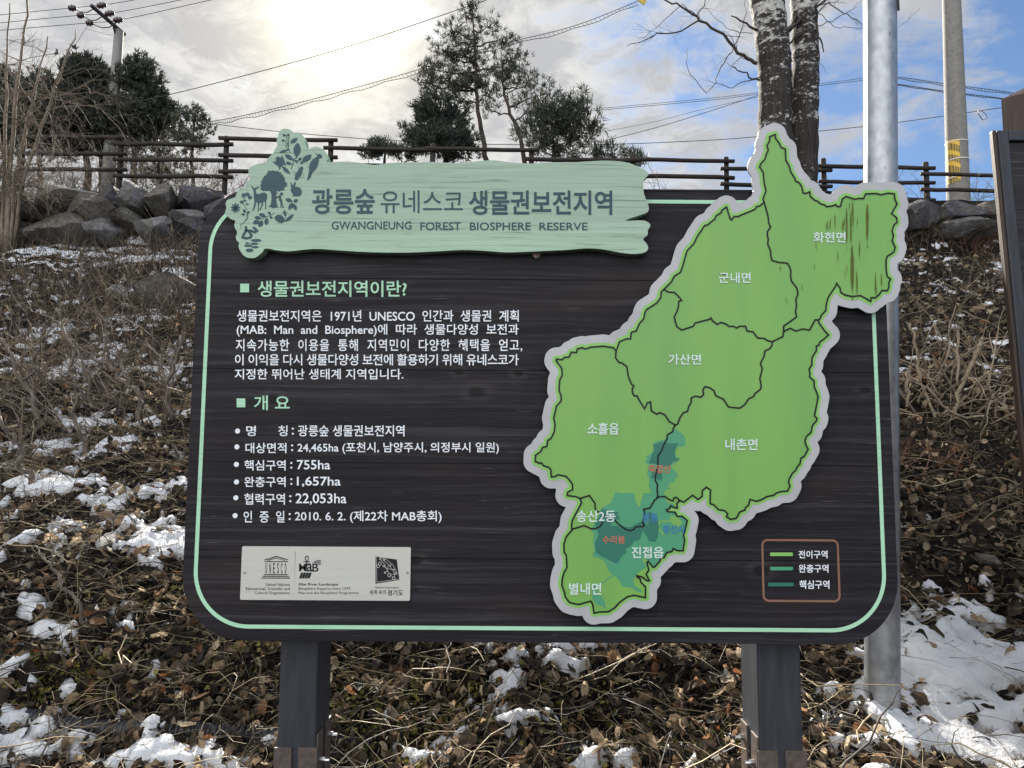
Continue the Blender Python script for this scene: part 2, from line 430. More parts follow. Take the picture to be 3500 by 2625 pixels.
for parts, cy in (
        ([('명', (132, 1138, 202, 1214)), ('칭', (364, 1136, 432, 1214)), (':', (463, 1152, 478, 1204)), ('광릉숲 생물권보전지역', (508, 1134, 1282, 1216))], (69, 1177)),
        ([('대상면적', (126, 1262, 424, 1338)), (':', (458, 1274, 473, 1322)), ('24,465ha (포천시, 남양주시, 의정부시 일원)', (504, 1258, 1968, 1344))], (64, 1292)),
        ([('핵심구역', (118, 1388, 418, 1464)), (':', (452, 1402, 467, 1450)), ('755ha', (500, 1388, 742, 1456))], (60, 1419)),
        ([('완충구역', (118, 1508, 418, 1584)), (':', (452, 1520, 467, 1568)), ('1,657ha', (500, 1508, 818, 1584))], (61, 1547))):
    for s, bx in parts: text(mb, s, kbox(*bx), YB, YB - E, .011)
    q = kbox(cy[0], cy[1], 0, 0); disc(mb, src(q[0], q[1]), 8.6 / FPX * YB, YB - E)
def lbox(x0, y0, x1, y1): k = 1 / 1.5875; return (780 + x0 * k, 1620 + y0 * k, 780 + x1 * k, 1620 + y1 * k)
for parts, cy in (
        ([('협력구역', (88, 105, 308, 167)), (':', (331, 115, 344, 153)), ('22,053ha', (366, 105, 642, 168))], (42, 129)),
        ([('인  증  일', (84, 200, 306, 264)), (':', (328, 212, 340, 250)), ('2010. 6. 2. (제22차 MAB총회)', (362, 198, 1158, 266))], (38, 226))):
    for s, bx in parts: text(mb, s, lbox(*bx), YB, YB - E, .011)
    q = lbox(cy[0], cy[1], 0, 0); disc(mb, src(q[0], q[1]), 8.6 / FPX * YB, YB - E)
mb.build('list_lettering', M['white'], board)

# legend -------------------------------------------------------------
g = 1200 / 2212
def gbox(x0, y0, x1, y1): return (2300 + x0 * g, 1725 + y0 * g, 2300 + x1 * g, 1725 + y1 * g)
a = src(2300 + 562 * g, 1725 + 222 * g); b_ = src(2300 + 1050 * g, 1725 + 608 * g)
mb = MB(); stroke(mb, round_rect(a[0], b_[1], b_[0], a[1], 18 / FPX * YB, 6), 7 / FPX * YB, YB - E, True)
mb.build('legend_frame', M['bronze'], board)
for key, bx in (('edge', (612, 301, 754, 323)), ('buffer', (613, 391, 756, 413)), ('core', (600, 491, 760, 514))):
    q = gbox(*bx); mb = MB(); flat(mb, [src(q[0], q[3]), src(q[2], q[3]), src(q[2], q[1]), src(q[0], q[1])], YB - E)
    mb.build('legend_swatch', M[key], board)
mb = MB()
for s, bx in (('전이구역', (790, 288, 973, 338)), ('완충구역', (792, 376, 979, 428)), ('핵심구역', (796, 476, 985, 530))):
    text(mb, s, gbox(*bx), YB, YB - E, .016)
mb.build('legend_lettering', M['white'], board)

# map ---------------------------------------------------------------
T = {1: (2440, 400), 2: (2000, 625), 3: (2440, 850), 4: (1780, 1100), 5: (2300, 1300), 6: (1780, 1625)}
TS = 700 / 2212
def tr(s):
    """'1: x,y x,y 3: x,y' -> photo pixels"""
    out = []; o = (0, 0)
    for w in s.split():
        if w.endswith(':'): o = T[int(w[:-1])]
        else:
            x, y = w.split(','); out.append((o[0] + float(x) * TS, o[1] + float(y) * TS))
    return out
OUT = tr('''1: 540,922 528,885 548,830 560,800 540,715 530,600 490,540 508,500 548,460 565,400 585,360 570,310 600,260 600,215 660,192 664,235 700,280 722,330 768,350 775,470 810,530 830,600 870,660 880,695 915,710 945,750 962,825 1000,825 1030,810 1040,860 1085,900 1115,910 1150,940 1190,950 1215,970 1280,962 1310,948 1335,970 1362,968 1385,885 1425,860 1455,870 1520,890 1560,880 1612,884 1635,832 1750,828 1800,842 1880,824 1945,832 1950,890 1975,940 1915,1045 1970,1090 1975,1140 1945,1160 1920,1230 1935,1280 1922,1340 1955,1410 1940,1460 1870,1505 1855,1550 1856,1620
3: 1858,237 1868,300 1905,330 1885,370 1888,410 1870,455 1810,452 1780,500 1740,530 1695,530 1690,570 1640,540 1580,508 1490,518 1410,500 1365,470 1360,430 1322,373 1310,410 1255,490 1230,530 1210,610 1205,670 1160,715 1140,765 1125,770 1130,800 1190,885 1235,932 1180,980 1140,1010 1132,1045 1103,1050 1105,1100 1072,1150 1055,1190 1055,1255 1025,1300 1035,1350 1030,1385 1080,1430 1080,1490 1110,1560 1122,1600
5: 1555,230 1548,270 1525,380 1553,410 1545,440 1515,470 1500,500 1490,560 1440,605 1422,650 1435,700 1458,745 1415,820 1380,840 1370,900 1335,940 1325,970 1290,1000 1255,1060 1245,1100 1262,1140 1235,1195 1180,1198 1120,1212 1085,1240 1010,1255 960,1285 900,1305 830,1285 815,1345 780,1375 775,1400 720,1420 680,1490 620,1500 575,1470 590,1440 555,1405 490,1395 440,1345 400,1330 400,1240 405,1185 360,1152 315,1190 315,1250 270,1285 210,1240 112,1315
6: 1713,268 1685,300 1688,352 1640,340 1620,325 1600,360 1570,370 1580,390 1665,395 1685,440 1740,440 1795,485 1780,560 1770,600 1755,640 1768,700 1750,812 1690,810 1645,788 1630,820 1575,830 1545,885 1510,890 1500,925 1440,990 1425,988 1375,925 1360,940 1382,1020 1352,1065 1388,1135 1360,1135 1310,1095 1250,1080 1255,1095 1285,1110 1295,1150 1345,1200 1345,1318 1220,1292 1150,1308 1070,1365 1010,1430 945,1470 850,1472 790,1485 775,1390 755,1355 625,1392 560,1380 520,1365 480,1310 470,1260 442,1180 448,1115 465,1050 498,990 490,860 468,830 465,740 490,660 550,590 548,530 555,485 655,295 640,248 600,230 500,215 505,180 560,150 555,90 525,50 490,10 440,0 400,-8 370,12 330,15
4: 325,1640 325,1600 300,1570 245,1555 220,1520 195,1530 180,1515 155,1508 158,1440 215,1400 235,1355 280,1345 290,1280 325,1260 360,1190 370,1110 355,1040 385,910 435,855 435,800 412,740 420,630 448,570 440,500 380,420 385,402 445,410 470,385 520,380 545,328 600,332 610,292 665,280 695,295 750,275 890,263 1000,280 1028,315 1065,215 1140,183 1185,185 1190,120
2: 505,1612 550,1600 585,1520 630,1470 645,1400 660,1370 770,1300 815,1240 820,1180 850,1150 930,1070 960,1010 1030,965 1060,870 1085,780 1100,735 1170,660 1210,580 1290,460 1315,460 1400,390 1410,360 1470,320 1470,300 1525,262 1545,330 1565,390 1580,402 1605,365 1650,365 1690,345 1770,315 1835,285 1845,260 1885,250''')
INNER = [tr(s) for s in (
 '1: 540,922 560,990 585,1090 590,1150 610,1190 575,1240 575,1290 585,1320 578,1370 610,1450 612,1500 625,1550 690,1570 790,1580 815,1620 3: 828,237 825,300 835,350 895,430 905,490 882,550 890,610 878,680 890,738 750,838 750,895 742,950 628,1005',
 '3: 750,895 820,860 880,890 960,868 1030,880 1090,770 1125,770',
 '2: 850,1150 890,1180 960,1185 1000,1220 1040,1270 1010,1280 1005,1340 990,1390 960,1450 975,1510 990,1555 1040,1590 1165,1550 1185,1515 1340,1475 1355,1460 1375,1492 1425,1530 1460,1508 1520,1525 1550,1550 1600,1550 1635,1568 1670,1548 1730,1550 1745,1600 1810,1610 3: 470,965 540,970 580,995 628,1005',
 '3: 628,1005 625,1045 600,1080 548,1105 540,1160 500,1240 520,1300 510,1340 493,1405 505,1460 5: 950,60 945,95 880,145 870,175 820,195 770,265 720,300 630,292 595,285 545,205 460,165 440,110 385,75 340,70 320,110 330,150 300,182 240,170 195,190 195,240 170,280 155,335 110,350 75,400 50,470 20,485',
 '4: 1028,315 1022,390 1060,440 1085,440 1145,485 1160,590 1195,675 1220,690 1202,730 1205,770 1225,800 1255,800 1280,850 1335,940 1365,875 1400,865 1408,960 1465,998 1500,980 1555,1005 1600,1075 1668,1115',
 '4: 1668,1115 1645,1150 1640,1185 1580,1220 1580,1260 1540,1330 1520,1390 1480,1450 1478,1560 6: 1455,0 1450,50 1475,100 1470,160 1478,210 1468,245',
 '6: 1468,245 1500,228 1560,228 1600,260 1640,275 1655,240 1680,235 1713,268',
 '6: 1468,245 1440,270 1395,350 1325,365 1335,400 1330,470 1310,510 1332,530 1320,550 1240,555 1220,580 1180,598 1130,580 1060,530 1010,480 900,430 850,400 805,370 800,300 770,260 740,215 640,248',
 '6: 550,580 685,540 760,575 810,572 860,545 880,510 878,440')]
def offset_outline(poly, r, step=4.0):
    P_ = np.array(poly); lo = P_.min(0) - r - 12; hi = P_.max(0) + r + 12
    xs = np.arange(lo[0], hi[0], step); ys = np.arange(lo[1], hi[1], step); X, Y = np.meshgrid(xs, ys)
    D = np.full(X.shape, 1e9); ins = np.zeros(X.shape, bool)
    for i in range(len(P_)):
        a = P_[i - 1]; b = P_[i]; d = b - a; L = max(d @ d, 1e-9)
        t = np.clip(((X - a[0]) * d[0] + (Y - a[1]) * d[1]) / L, 0, 1)
        D = np.minimum(D, (X - a[0] - t * d[0]) ** 2 + (Y - a[1] - t * d[1]) ** 2)
        if a[1] != b[1]:
            c = ((a[1] > Y) != (b[1] > Y)) & (X < (b[0] - a[0]) * (Y - a[1]) / (b[1] - a[1]) + a[0]); ins ^= c
    Fd = np.sqrt(D); Fd[ins] *= -1; Fd -= r
    seg = {}
    ny, nx = Fd.shape; S = Fd < 0
    idx = np.argwhere((S[:-1, :-1].astype(int) + S[1:, :-1] + S[:-1, 1:] + S[1:, 1:]) % 4 != 0)
    def pt(i0, j0, i1, j1):
        t = Fd[i0, j0] / (Fd[i0, j0] - Fd[i1, j1]); return (xs[j0] + (xs[j1] - xs[j0]) * t, ys[i0] + (ys[i1] - ys[i0]) * t)
    adj = {}; co = {}
    def link2(a, b): adj.setdefault(a, []).append(b); adj.setdefault(b, []).append(a)
    for i, j in idx:
        c = [(i, j), (i, j + 1), (i + 1, j + 1), (i + 1, j)]; ed = []
        for k in range(4):
            p, q = c[k], c[(k + 1) % 4]
            if S[p] != S[q]:
                key = tuple(sorted((p, q))); co[key] = pt(*p, *q); ed.append(key)
        for k in range(0, len(ed) - 1, 2): link2(ed[k], ed[k + 1])
    best = []; seen = set()
    for s0 in adj:
        if s0 in seen: continue
        loop = [s0]; seen.add(s0); cur = s0
        while True:
            nx_ = [q for q in adj[cur] if q not in seen]
            if not nx_: break
            cur = nx_[0]; seen.add(cur); loop.append(cur)
        if len(loop) > len(best): best = loop
    return [co[k] for k in best]
YM = YB - .024          # front of the map plate
ms = mapper(0, 0, 1, YM)
plate_o = [ms(*p) for p in offset_outline(OUT, 40)]
mb = MB(); slab(mb, plate_o, YM, YM + .004, 0, 1)
slab(mb, [ms(*p) for p in offset_outline(OUT, -22)], YM + .0052, YB - .0006)      # the batten pad it is screwed to
mapp = mb.build('map_panel', [M['plate'], M['post']], sign, bevel=.0)
mb = MB(); flat(mb, [ms(*p) for p in offset_outline(OUT, 13)], YM - .0006); edge = mb.build('map_edge_band', M['edge'], mapp)
mb = MB(); flat(mb, [ms(*p) for p in OUT], YM - .0010); mb.build('map_field', M['field'], mapp)
BUF = ['4: 1670,1150 1700,1180 1750,1215 1775,1260 1780,1330 1740,1350 1690,1350 1660,1400 1680,1460 1722,1470 1700,1500 1620,1550 1640,1590 1700,1650 6: 1690,0 1660,60 1600,90 1580,125 1620,140 1560,150 1545,190 1560,240 1575,290 1640,300 1660,335 1600,360 1570,372 1580,390 1665,395 1685,440 1740,440 1790,487 1775,560 1767,600 1752,640 1765,700 1748,808 1690,806 1645,788 1630,818 1575,828 1545,880 1510,888 1498,922 1440,985 1425,983 1372,925 1330,890 1310,892 1330,945 1362,960 1350,990 1290,1030 1250,1060 1215,1130 1225,1180 1260,1210 1290,1225 1315,1265 1250,1250 1200,1212 1100,1200 1070,1150 1030,1090 985,1080 985,1060 940,1020 920,950 870,900 770,870 800,800 780,720 790,640 770,600 760,572 800,510 840,440 870,350 930,320 980,290 1000,230 1020,180 1080,190 1220,190 1240,280 1280,345 1300,280 1310,240 1330,190 1400,190 1395,140 1380,120 1390,40 4: 1365,1650 1370,1600 1380,1540 1330,1518 1370,1480 1340,1450 1390,1440 1430,1390 1430,1310 1480,1285 1560,1270 1590,1210 1640,1185',
       '6: 770,1260 800,1180 840,1290 875,1310 910,1370 905,1400 935,1452 880,1410 820,1390 775,1340']
mb = MB()
for s in BUF: flat(mb, [ms(*p) for p in tr(s)], YM - .0014)
stroke(mb, [ms(*p) for p in tr('6: 990,1085 930,1120 890,1155 840,1175 795,1195')], 4 / FPX * YM, YM - .0014)
mb.build('buffer_zone', M['buffer'], mapp)
mb = MB()
flat(mb, [ms(*p) for p in tr('6: 1615,430 1690,445 1740,500 1735,530 1700,560 1640,530 1610,480')], YM - .0018)
stroke(mb, [ms(*p) for p in tr('6: 1620,500 1560,492 1500,500 1480,540 1500,590 1545,640')], 6 / FPX * YM, YM - .0018)
flat(mb, [ms(*p) for p in tr('6: 1560,250 1650,285 1690,300 1680,320 1600,300')], YM - .0018)
mb.build('map_clearing', M['field'], mapp)
CORE = ['4: 1430,1330 1470,1312 1540,1295 1600,1312 1700,1310 1680,1350 1660,1420 1670,1480 1712,1470 1690,1505 1640,1510 1610,1560 1530,1560 1500,1540 1380,1525 1395,1490 1410,1440 1440,1390',
        '6: 1420,-40 1520,-40 1530,30 1500,60 1450,20 1400,40',
        '6: 850,440 870,360 930,370 970,395 1050,390 1045,430 1075,470 1000,490 960,540 1080,545 1180,560 1270,510 1330,500 1365,540 1390,480 1360,400 1410,390 1420,460 1470,470 1495,560 1480,610 1480,660 1455,715 1385,710 1350,640 1320,590 1300,630 1290,690 1220,710 1190,760 1130,790 1140,830 1080,880 1060,930 1030,950 985,930 920,890 870,870 810,830 800,730 840,640 820,580 800,510']
mb = MB()
for s in CORE: flat(mb, [ms(*p) for p in tr(s)], YM - .0020)
mb.build('core_zone', M['core'], mapp)
mb = MB(); lw = 5.6 / FPX * YM
stroke(mb, [ms(*p) for p in OUT], lw, YM - .0024, True)
for s in INNER: stroke(mb, [ms(*p) for p in s], lw, YM - .0024)
mb.build('boundary_line', M['line'], mapp)
def tbox(t, x0, y0, x1, y1): o = T[t]; return (o[0] + x0 * TS, o[1] + y0 * TS, o[0] + x1 * TS, o[1] + y1 * TS)
for s, bx, mk, bd in (('화현면', (1, 1068, 1245, 1418, 1360), 'mapwhite', .016), ('군내면', (2, 1440, 970, 1785, 1085), 'mapwhite', .016),
        ('가산면', (4, 1590, 350, 1945, 465), 'mapwhite', .016), ('소흘읍', (4, 718, 1090, 1058, 1218), 'mapwhite', .016),
        ('내촌면', (5, 562, 630, 910, 755), 'mapwhite', .016), ('죽엽산', (4, 1378, 1545, 1620, 1632), 'red', .010),
        ('송산2동', (6, 600, 375, 1022, 502), 'mapwhite', .016), ('광릉', (6, 1310, 405, 1475, 505), 'blue', .014),
        ('봉선사', (6, 1530, 530, 1772, 625), 'blue', .014), ('수리봉', (6, 880, 648, 1124, 737), 'red', .012),
        ('진접읍', (6, 1195, 768, 1540, 890), 'mapwhite', .016), ('별내면', (6, 520, 1158, 868, 1287), 'mapwhite', .016)):
    mb = MB(); text(mb, s, tbox(*bx), YM, YM - .0030, bd); mb.build('place_name', M[mk], mapp)
mb = MB()
rs = random.Random(3)
for x, y0, y1, w in ((1225, 1120, 1250, 9), (1252, 1090, 1240, 9), (1303, 1050, 1240, 9), (1388, 1130, 1260, 12), (1402, 1080, 1200, 9), (1430, 985, 1440, 17),
        (1475, 1010, 1440, 16), (1497, 900, 1250, 14), (1652, 945, 1415, 30), (1490, 1390, 1980, 34), (1540, 1660, 1975, 12), (1568, 1340, 1560, 11), (1335, 1450, 1590, 8),
        (1100, 1330, 1460, 6), (1740, 1670, 1960, 11), (1805, 1690, 1860, 10), (1460, 930, 1010, 8), (1545, 1080, 1200, 6), (1080, 1590, 1660, 6), (712, 1600, 1700, 6),
        (948, 1800, 1890, 5), (1210, 1150, 1260, 6), (1750, 1780, 2010, 8), (1430, 1600, 1720, 6), (780, 1940, 2050, 5), (1410, 1660, 1760, 5)):
    sl_ = rs.uniform(-14, 3); n = 9; L_ = []; R_ = []
    for i in range(n):
        t_ = i / (n - 1); ww = w * .5 * (math.sin(math.pi * min(1, t_ * 1.1 + .04)) ** .7 if t_ < .9 else .35) * rs.uniform(.75, 1.1)
        xx = x - sl_ * (t_ - .5) ; yy = y0 + (y1 - y0) * t_
        q = tbox(1, xx - ww, yy, xx + ww, yy); L_.append(ms(q[0], q[1])); R_.append(ms(q[2], q[1]))
    q_ = L_ + R_[::-1]; mb = MB(); mb.add([(x_, YM - .0034, z_) for x_, z_ in q_], [(i_, i_ + 1, 2 * n - 2 - i_, 2 * n - 1 - i_) for i_ in range(n - 1)]); mb.build('rust_stain', M['stain'], mapp)

# title panel --------------------------------------------------------
YT = YB - .030
tm = mapper(0, 0, 1, YT)
s1 = mapper(760, 430, 400 / 2212, YT); s2 = mapper(760, 630, 400 / 2212, YT)
z1 = lambda x, y: tm(x / 1.84333, y / 1.84333)              # the 0,0-1200,900 view
z2 = lambda x, y: tm(1200 + x / 1.84333, y / 1.84333)
def smooth_loop(p, n=4):
    out = []; k = len(p)
    for i in range(k):
        a, b, c, d = (Vector(p[(i + j - 1) % k]) for j in range(4))
        for j in range(n):
            t = j / n; q = .5 * ((2 * b) + (c - a) * t + (2 * a - 5 * b + 4 * c - d) * t * t + (3 * b - a - 3 * c + d) * t ** 3); out.append((q.x, q.y))
    return out
tp = [s1(x, y) for x, y in ((1180, 55), (1280, 70), (1345, 125), (1440, 125), (1520, 180), (1565, 265), (1575, 370), (1610, 450), (1680, 410), (1760, 393), (1850, 415), (1920, 460), (1975, 530), (2000, 620), (1985, 690))]
tp += [tm(x, y) for x, y in ((1170, 552), (1230, 556), (1280, 564), (1330, 557), (1440, 554))]
tp += [z2(x, y) for x, y in ((520, 1020), (660, 1027), (800, 1015), (900, 1010), (1020, 1025), (1140, 1030), (1260, 1022), (1400, 1022), (1500, 1016), (1620, 1012), (1730, 1022), (1820, 1055), (1868, 1085), (1870, 1105), (1845, 1135), (1842, 1200), (1855, 1250), (1875, 1300), (1872, 1330), (1850, 1345))]
tp2 = [z2(1728, 1388)]
tp3 = [z2(x, y) for x, y in ((1800, 1388), (1850, 1390), (1880, 1408), (1885, 1425), (1870, 1450), (1868, 1480), (1840, 1505), (1862, 1535), (1872, 1565), (1850, 1590), (1790, 1600), (1700, 1592), (1580, 1570), (1480, 1565), (1350, 1575), (1150, 1584), (980, 1590), (840, 1580), (700, 1575), (560, 1582), (400, 1590), (250, 1592), (100, 1588))]
tp3 += [s2(x, y) for x, y in ((2150, 1245), (1900, 1225), (1700, 1222), (1500, 1240), (1250, 1265), (1050, 1250), (900, 1220), (840, 1215), (790, 1225), (760, 1280), (700, 1330), (620, 1385), (520, 1392), (430, 1365), (370, 1310), (325, 1235), (305, 1160), (318, 1110), (270, 1060), (255, 990), (280, 910), (245, 840), (225, 760), (245, 690), (170, 660), (100, 610), (50, 540), (75, 450), (62, 360), (100, 295), (240, 240), (262, 180), (320, 95), (430, 65))]
tp3 += [s1(x, y) for x, y in ((440, 1160), (440, 1090), (480, 1050), (530, 1030), (510, 950), (492, 870), (510, 800), (580, 755), (700, 715), (820, 685), (850, 630), (900, 575), (960, 520), (1000, 430), (1040, 370), (1025, 290), (1050, 190), (1080, 110), (1120, 70))]
full = tp + tp2 + tp3
sm = smooth_loop(full, 3)
i0 = len(tp) * 3
for j in range(-2, 3):  # keep the split at the right end sharp
    pass
mb = MB(); slab(mb, sm, YT, YB - .0006)
title = mb.build('title_panel', M['mintwood'], sign, bevel=.005)
mb = MB()
zb = lambda x0, y0, x1, y1: (1040 + x0 * 600 / 2212, 530 + y0 * 600 / 2212, 1040 + x1 * 600 / 2212, 530 + y1 * 600 / 2212)
z2b = lambda x0, y0, x1, y1: (1200 + x0 / 1.84333, y0 / 1.84333, 1200 + x1 / 1.84333, y1 / 1.84333)
text(mb, '광릉숲', zb(98, 425, 888, 745), YT, YT - E, .022)
text(mb, '유네스코', zb(962, 445, 1998, 732), YT, YT - E, .004)
text(mb, '생물권보전지역', z2b(742, 1200, 1645, 1355), YT, YT - E, .022)
for w, bx in (('GWANGNEUNG', zb(345, 836, 1352, 940)), ('FOREST', z2b(436, 1400, 692, 1452)), ('BIOSPHERE', z2b(748, 1401, 1132, 1452)), ('RESERVE', z2b(1186, 1402, 1490, 1452))):
    text(mb, w, bx, YT, YT - E, .012)
mb.build('title_lettering', M['teal'], title)
def blob(mb, f, pts, sm_=True):
    q = [f(*p) for p in pts]; flat(mb, smooth_loop(q, 3) if sm_ else q, YT - E)
def leaf2(mb, f, x0, y0, x1, y1, w):
    dx, dy = x1 - x0, y1 - y0; L = math.hypot(dx, dy); nx, ny = -dy / L * w / 2, dx / L * w / 2
    pr = ((0, 0), (.15, .55), (.4, 1), (.65, .9), (.88, .4), (1, 0)); l = [(x0 + dx * t + nx * k, y0 + dy * t + ny * k) for t, k in pr]
    r = [(x0 + dx * t - nx * k, y0 + dy * t - ny * k) for t, k in pr[1:-1]][::-1]; flat(mb, [f(*p) for p in l + r], YT - E)
def curve2(mb, f, pts, w): stroke(mb, [f(*p) for p in pts], w * 400 / 2212 / FPX * YT, YT - E)
mb = MB()   # tree
cr = [(870, 1230), (760, 1230), (715, 1190), (735, 1150), (715, 1130), (745, 1085), (725, 1060), (760, 1030), (750, 1000), (790, 990), (780, 950), (830, 935), (840, 900), (865, 890), (855, 850), (910, 855), (960, 845), (1010, 860), (1060, 855), (1075, 880), (1120, 885), (1110, 925), (1150, 930), (1150, 965), (1185, 975), (1170, 1010), (1195, 1020), (1180, 1060), (1225, 1075), (1215, 1105), (1235, 1130), (1190, 1150), (1160, 1180), (1185, 1215), (1120, 1220), (1080, 1240), (1030, 1230), (1020, 1300), (1020, 1400), (1035, 1500), (1060, 1540), (1010, 1545), (945, 1560), (920, 1535), (870, 1535), (915, 1490), (930, 1400), (930, 1300), (905, 1235)]
blob(mb, s1, cr, False)
mb.build('tree_motif', M['teal'], title)
mb = MB()   # deer
blob(mb, s1, [(540, 1125), (580, 1150), (590, 1175), (640, 1170), (670, 1145), (692, 1150), (665, 1185), (640, 1195), (630, 1220), (640, 1285), (720, 1290), (750, 1265), (800, 1262), (840, 1285), (848, 1330), (835, 1400), (825, 1420), (828, 1490), (822, 1580), (805, 1580), (812, 1500), (800, 1425), (770, 1440), (770, 1490), (720, 1590), (698, 1590), (745, 1490), (740, 1450), (700, 1460), (690, 1530), (685, 1625), (665, 1610), (675, 1540), (670, 1455), (635, 1440), (630, 1500), (590, 1605), (565, 1618), (600, 1500), (608, 1420), (592, 1330), (595, 1280), (585, 1200), (560, 1175)], False)
mb.build('deer_motif', M['teal'], title)
mb = MB()   # person at the tree
disc(mb, s1(1122, 1285), 30 * .1808 / FPX * YT, YT - E, 12)
blob(mb, s1, [(1018, 1340), (1060, 1330), (1085, 1300), (1110, 1312), (1112, 1370), (1130, 1400), (1135, 1460), (1150, 1520), (1168, 1550), (1145, 1555), (1120, 1490), (1118, 1540), (1085, 1555), (1105, 1520), (1095, 1440), (1072, 1410), (1065, 1360), (1018, 1365)], False)
blob(mb, s1, [(1020, 1265), (1060, 1268), (1020, 1282)], False)
mb.build('person_motif', M['teal'], title)
mb = MB()   # rabbit
blob(mb, s1, [(1280, 1058), (1310, 1090), (1340, 1130), (1360, 1070), (1385, 1055), (1388, 1100), (1370, 1155), (1430, 1155), (1480, 1185), (1505, 1240), (1495, 1290), (1470, 1325), (1400, 1338), (1375, 1325), (1350, 1335), (1325, 1330), (1345, 1300), (1310, 1260), (1290, 1220), (1305, 1160), (1290, 1100)], False)
mb.build('rabbit_motif', M['teal'], title)
mb = MB()   # bird
blob(mb, s1, [(1745, 500), (1790, 540), (1850, 535), (1885, 570), (1890, 600), (1830, 615), (1820, 680), (1800, 760), (1760, 830), (1700, 890), (1660, 960), (1625, 1030), (1600, 1030), (1620, 940), (1640, 860), (1642, 760), (1665, 690), (1720, 630), (1780, 590), (1790, 560)], False)
curve2(mb, s1, [(1690, 890), (1675, 950), (1650, 1000)], 9); curve2(mb, s1, [(1640, 790), (1600, 750)], 8)
mb.build('bird_motif', M['teal'], title)
mb = MB()   # beetle and winged seeds
blob(mb, s1, [(1490, 770), (1525, 785), (1520, 830), (1500, 900), (1450, 990), (1410, 1030), (1365, 1010), (1385, 930), (1420, 870), (1460, 800)])
for l in ([(1500, 840), (1535, 790)], [(1500, 880), (1530, 920), (1540, 980)], [(1420, 870), (1350, 940)], [(1440, 830), (1440, 760)], [(1480, 930), (1500, 1000)], [(1400, 900), (1340, 860)]): curve2(mb, s1, l, 7)
mb.build('beetle_motif', M['teal'], title)
mb = MB()
for a_ in ((1285, 330, 1425, 230, 75), (1425, 320, 1400, 600, 140), (1180, 545, 1345, 650, 85), (1500, 690, 1690, 545, 110), (1195, 690, 1320, 730, 60), (1075, 505, 1250, 455, 50), (1120, 760, 1285, 915, 70), (1470, 600, 1460, 660, 50), (1470, 670, 1520, 730, 45), (1370, 660, 1430, 700, 40)): leaf2(mb, s1, *a_)
for c_ in ([(1160, 165), (1215, 190), (1225, 280), (1245, 400), (1280, 510)], [(1255, 165), (1255, 300), (1245, 400)], [(1130, 270), (1180, 270), (1205, 330), (1210, 420), (1270, 470)], [(1410, 590), (1350, 640), (1330, 740), (1300, 820)], [(1345, 650), (1440, 660), (1500, 600)]): curve2(mb, s1, c_, 13)
for p in ((1165, 180), (1245, 175), (1145, 280)): disc(mb, s1(*p), 26 * .18 / FPX * YT, YT - E, 8)
blob(mb, s1, [(1125, 555), (1160, 620), (1190, 720), (1230, 750), (1150, 740), (1110, 770), (1080, 840), (1060, 770), (990, 720), (945, 675), (1015, 680), (1010, 610), (1060, 575), (1100, 615)], False)
mb.build('leaf_spray_motif', M['teal'], title)
mb = MB()   # flowers, leaves and maple leaf at the lower left
for a_ in ((365, 1300, 440, 1330, 90), (430, 1290, 520, 1300, 70), (480, 1340, 565, 1370, 80), (330, 1430, 395, 1460, 55), (410, 1430, 450, 1410, 50), (440, 1490, 500, 1475, 32), (1190, 1385, 1330, 1430, 75), (1345, 1440, 1430, 1395, 70), (1330, 1450, 1255, 1590, 80), (1340, 1470, 1400, 1600, 75)): leaf2(mb, s1, *a_)
for a_ in ((390, 475, 445, 540, 55), (355, 570, 435, 570, 45), (460, 555, 520, 510, 45), (605, 620, 740, 650, 70), (690, 560, 825, 610, 75), (575, 740, 700, 690, 85), (690, 810, 760, 680, 95), (830, 770, 840, 630, 88), (862, 520, 915, 570, 50), (900, 600, 945, 655, 50), (1190, 710, 1350, 565, 65)): leaf2(mb, s2, *a_)
blob(mb, s2, [(985, 640), (1030, 585), (1110, 580), (1165, 640), (1175, 700), (1110, 732), (1040, 705)])
blob(mb, s2, [(1185, 480), (1200, 540), (1215, 580), (1190, 610), (1160, 580), (1165, 530), (1120, 560)], False)
for c_ in ([(370, 300), (370, 330)], [(450, 240), (395, 300), (400, 380), (475, 500)], [(470, 560), (460, 650), (400, 730), (345, 765), (360, 830)], [(485, 560), (480, 640), (440, 690)], [(740, 660), (830, 610), (900, 590), (990, 545)], [(1190, 610), (1185, 710)], [(1250, 545), (1190, 520)]): curve2(mb, s2, c_, 9)
for i in range(9):
    a_ = math.pi * (.5 + 2 * i / 9); leaf2(mb, s2, 250 , 450, 250 + 100 * math.cos(a_), 450 - 105 * math.sin(a_), 36)
mb.build('flower_motif', M['teal'], title)
mb = MB()   # stepping stones and winding stream
curve2(mb, s2, [(445, 790), (450, 870), (400, 960), (385, 1005), (450, 1022), (530, 1010), (550, 960), (500, 890), (460, 870), (540, 880), (620, 905), (655, 880), (620, 840), (580, 810)], 48)
for c_, rx, rz in (((640, 1060), 105, 28), ((475, 1112), 45, 15), ((605, 1122), 72, 24), ((490, 1160), 80, 24), ((620, 1188), 72, 23), ((515, 1247), 76, 36)):
    q = s2(*c_); disc(mb, q, rx * .1808 / FPX * YT, YT - E, 14, rz * .1808 / FPX * YT)
mb.build('stream_motif', M['teal'], title)

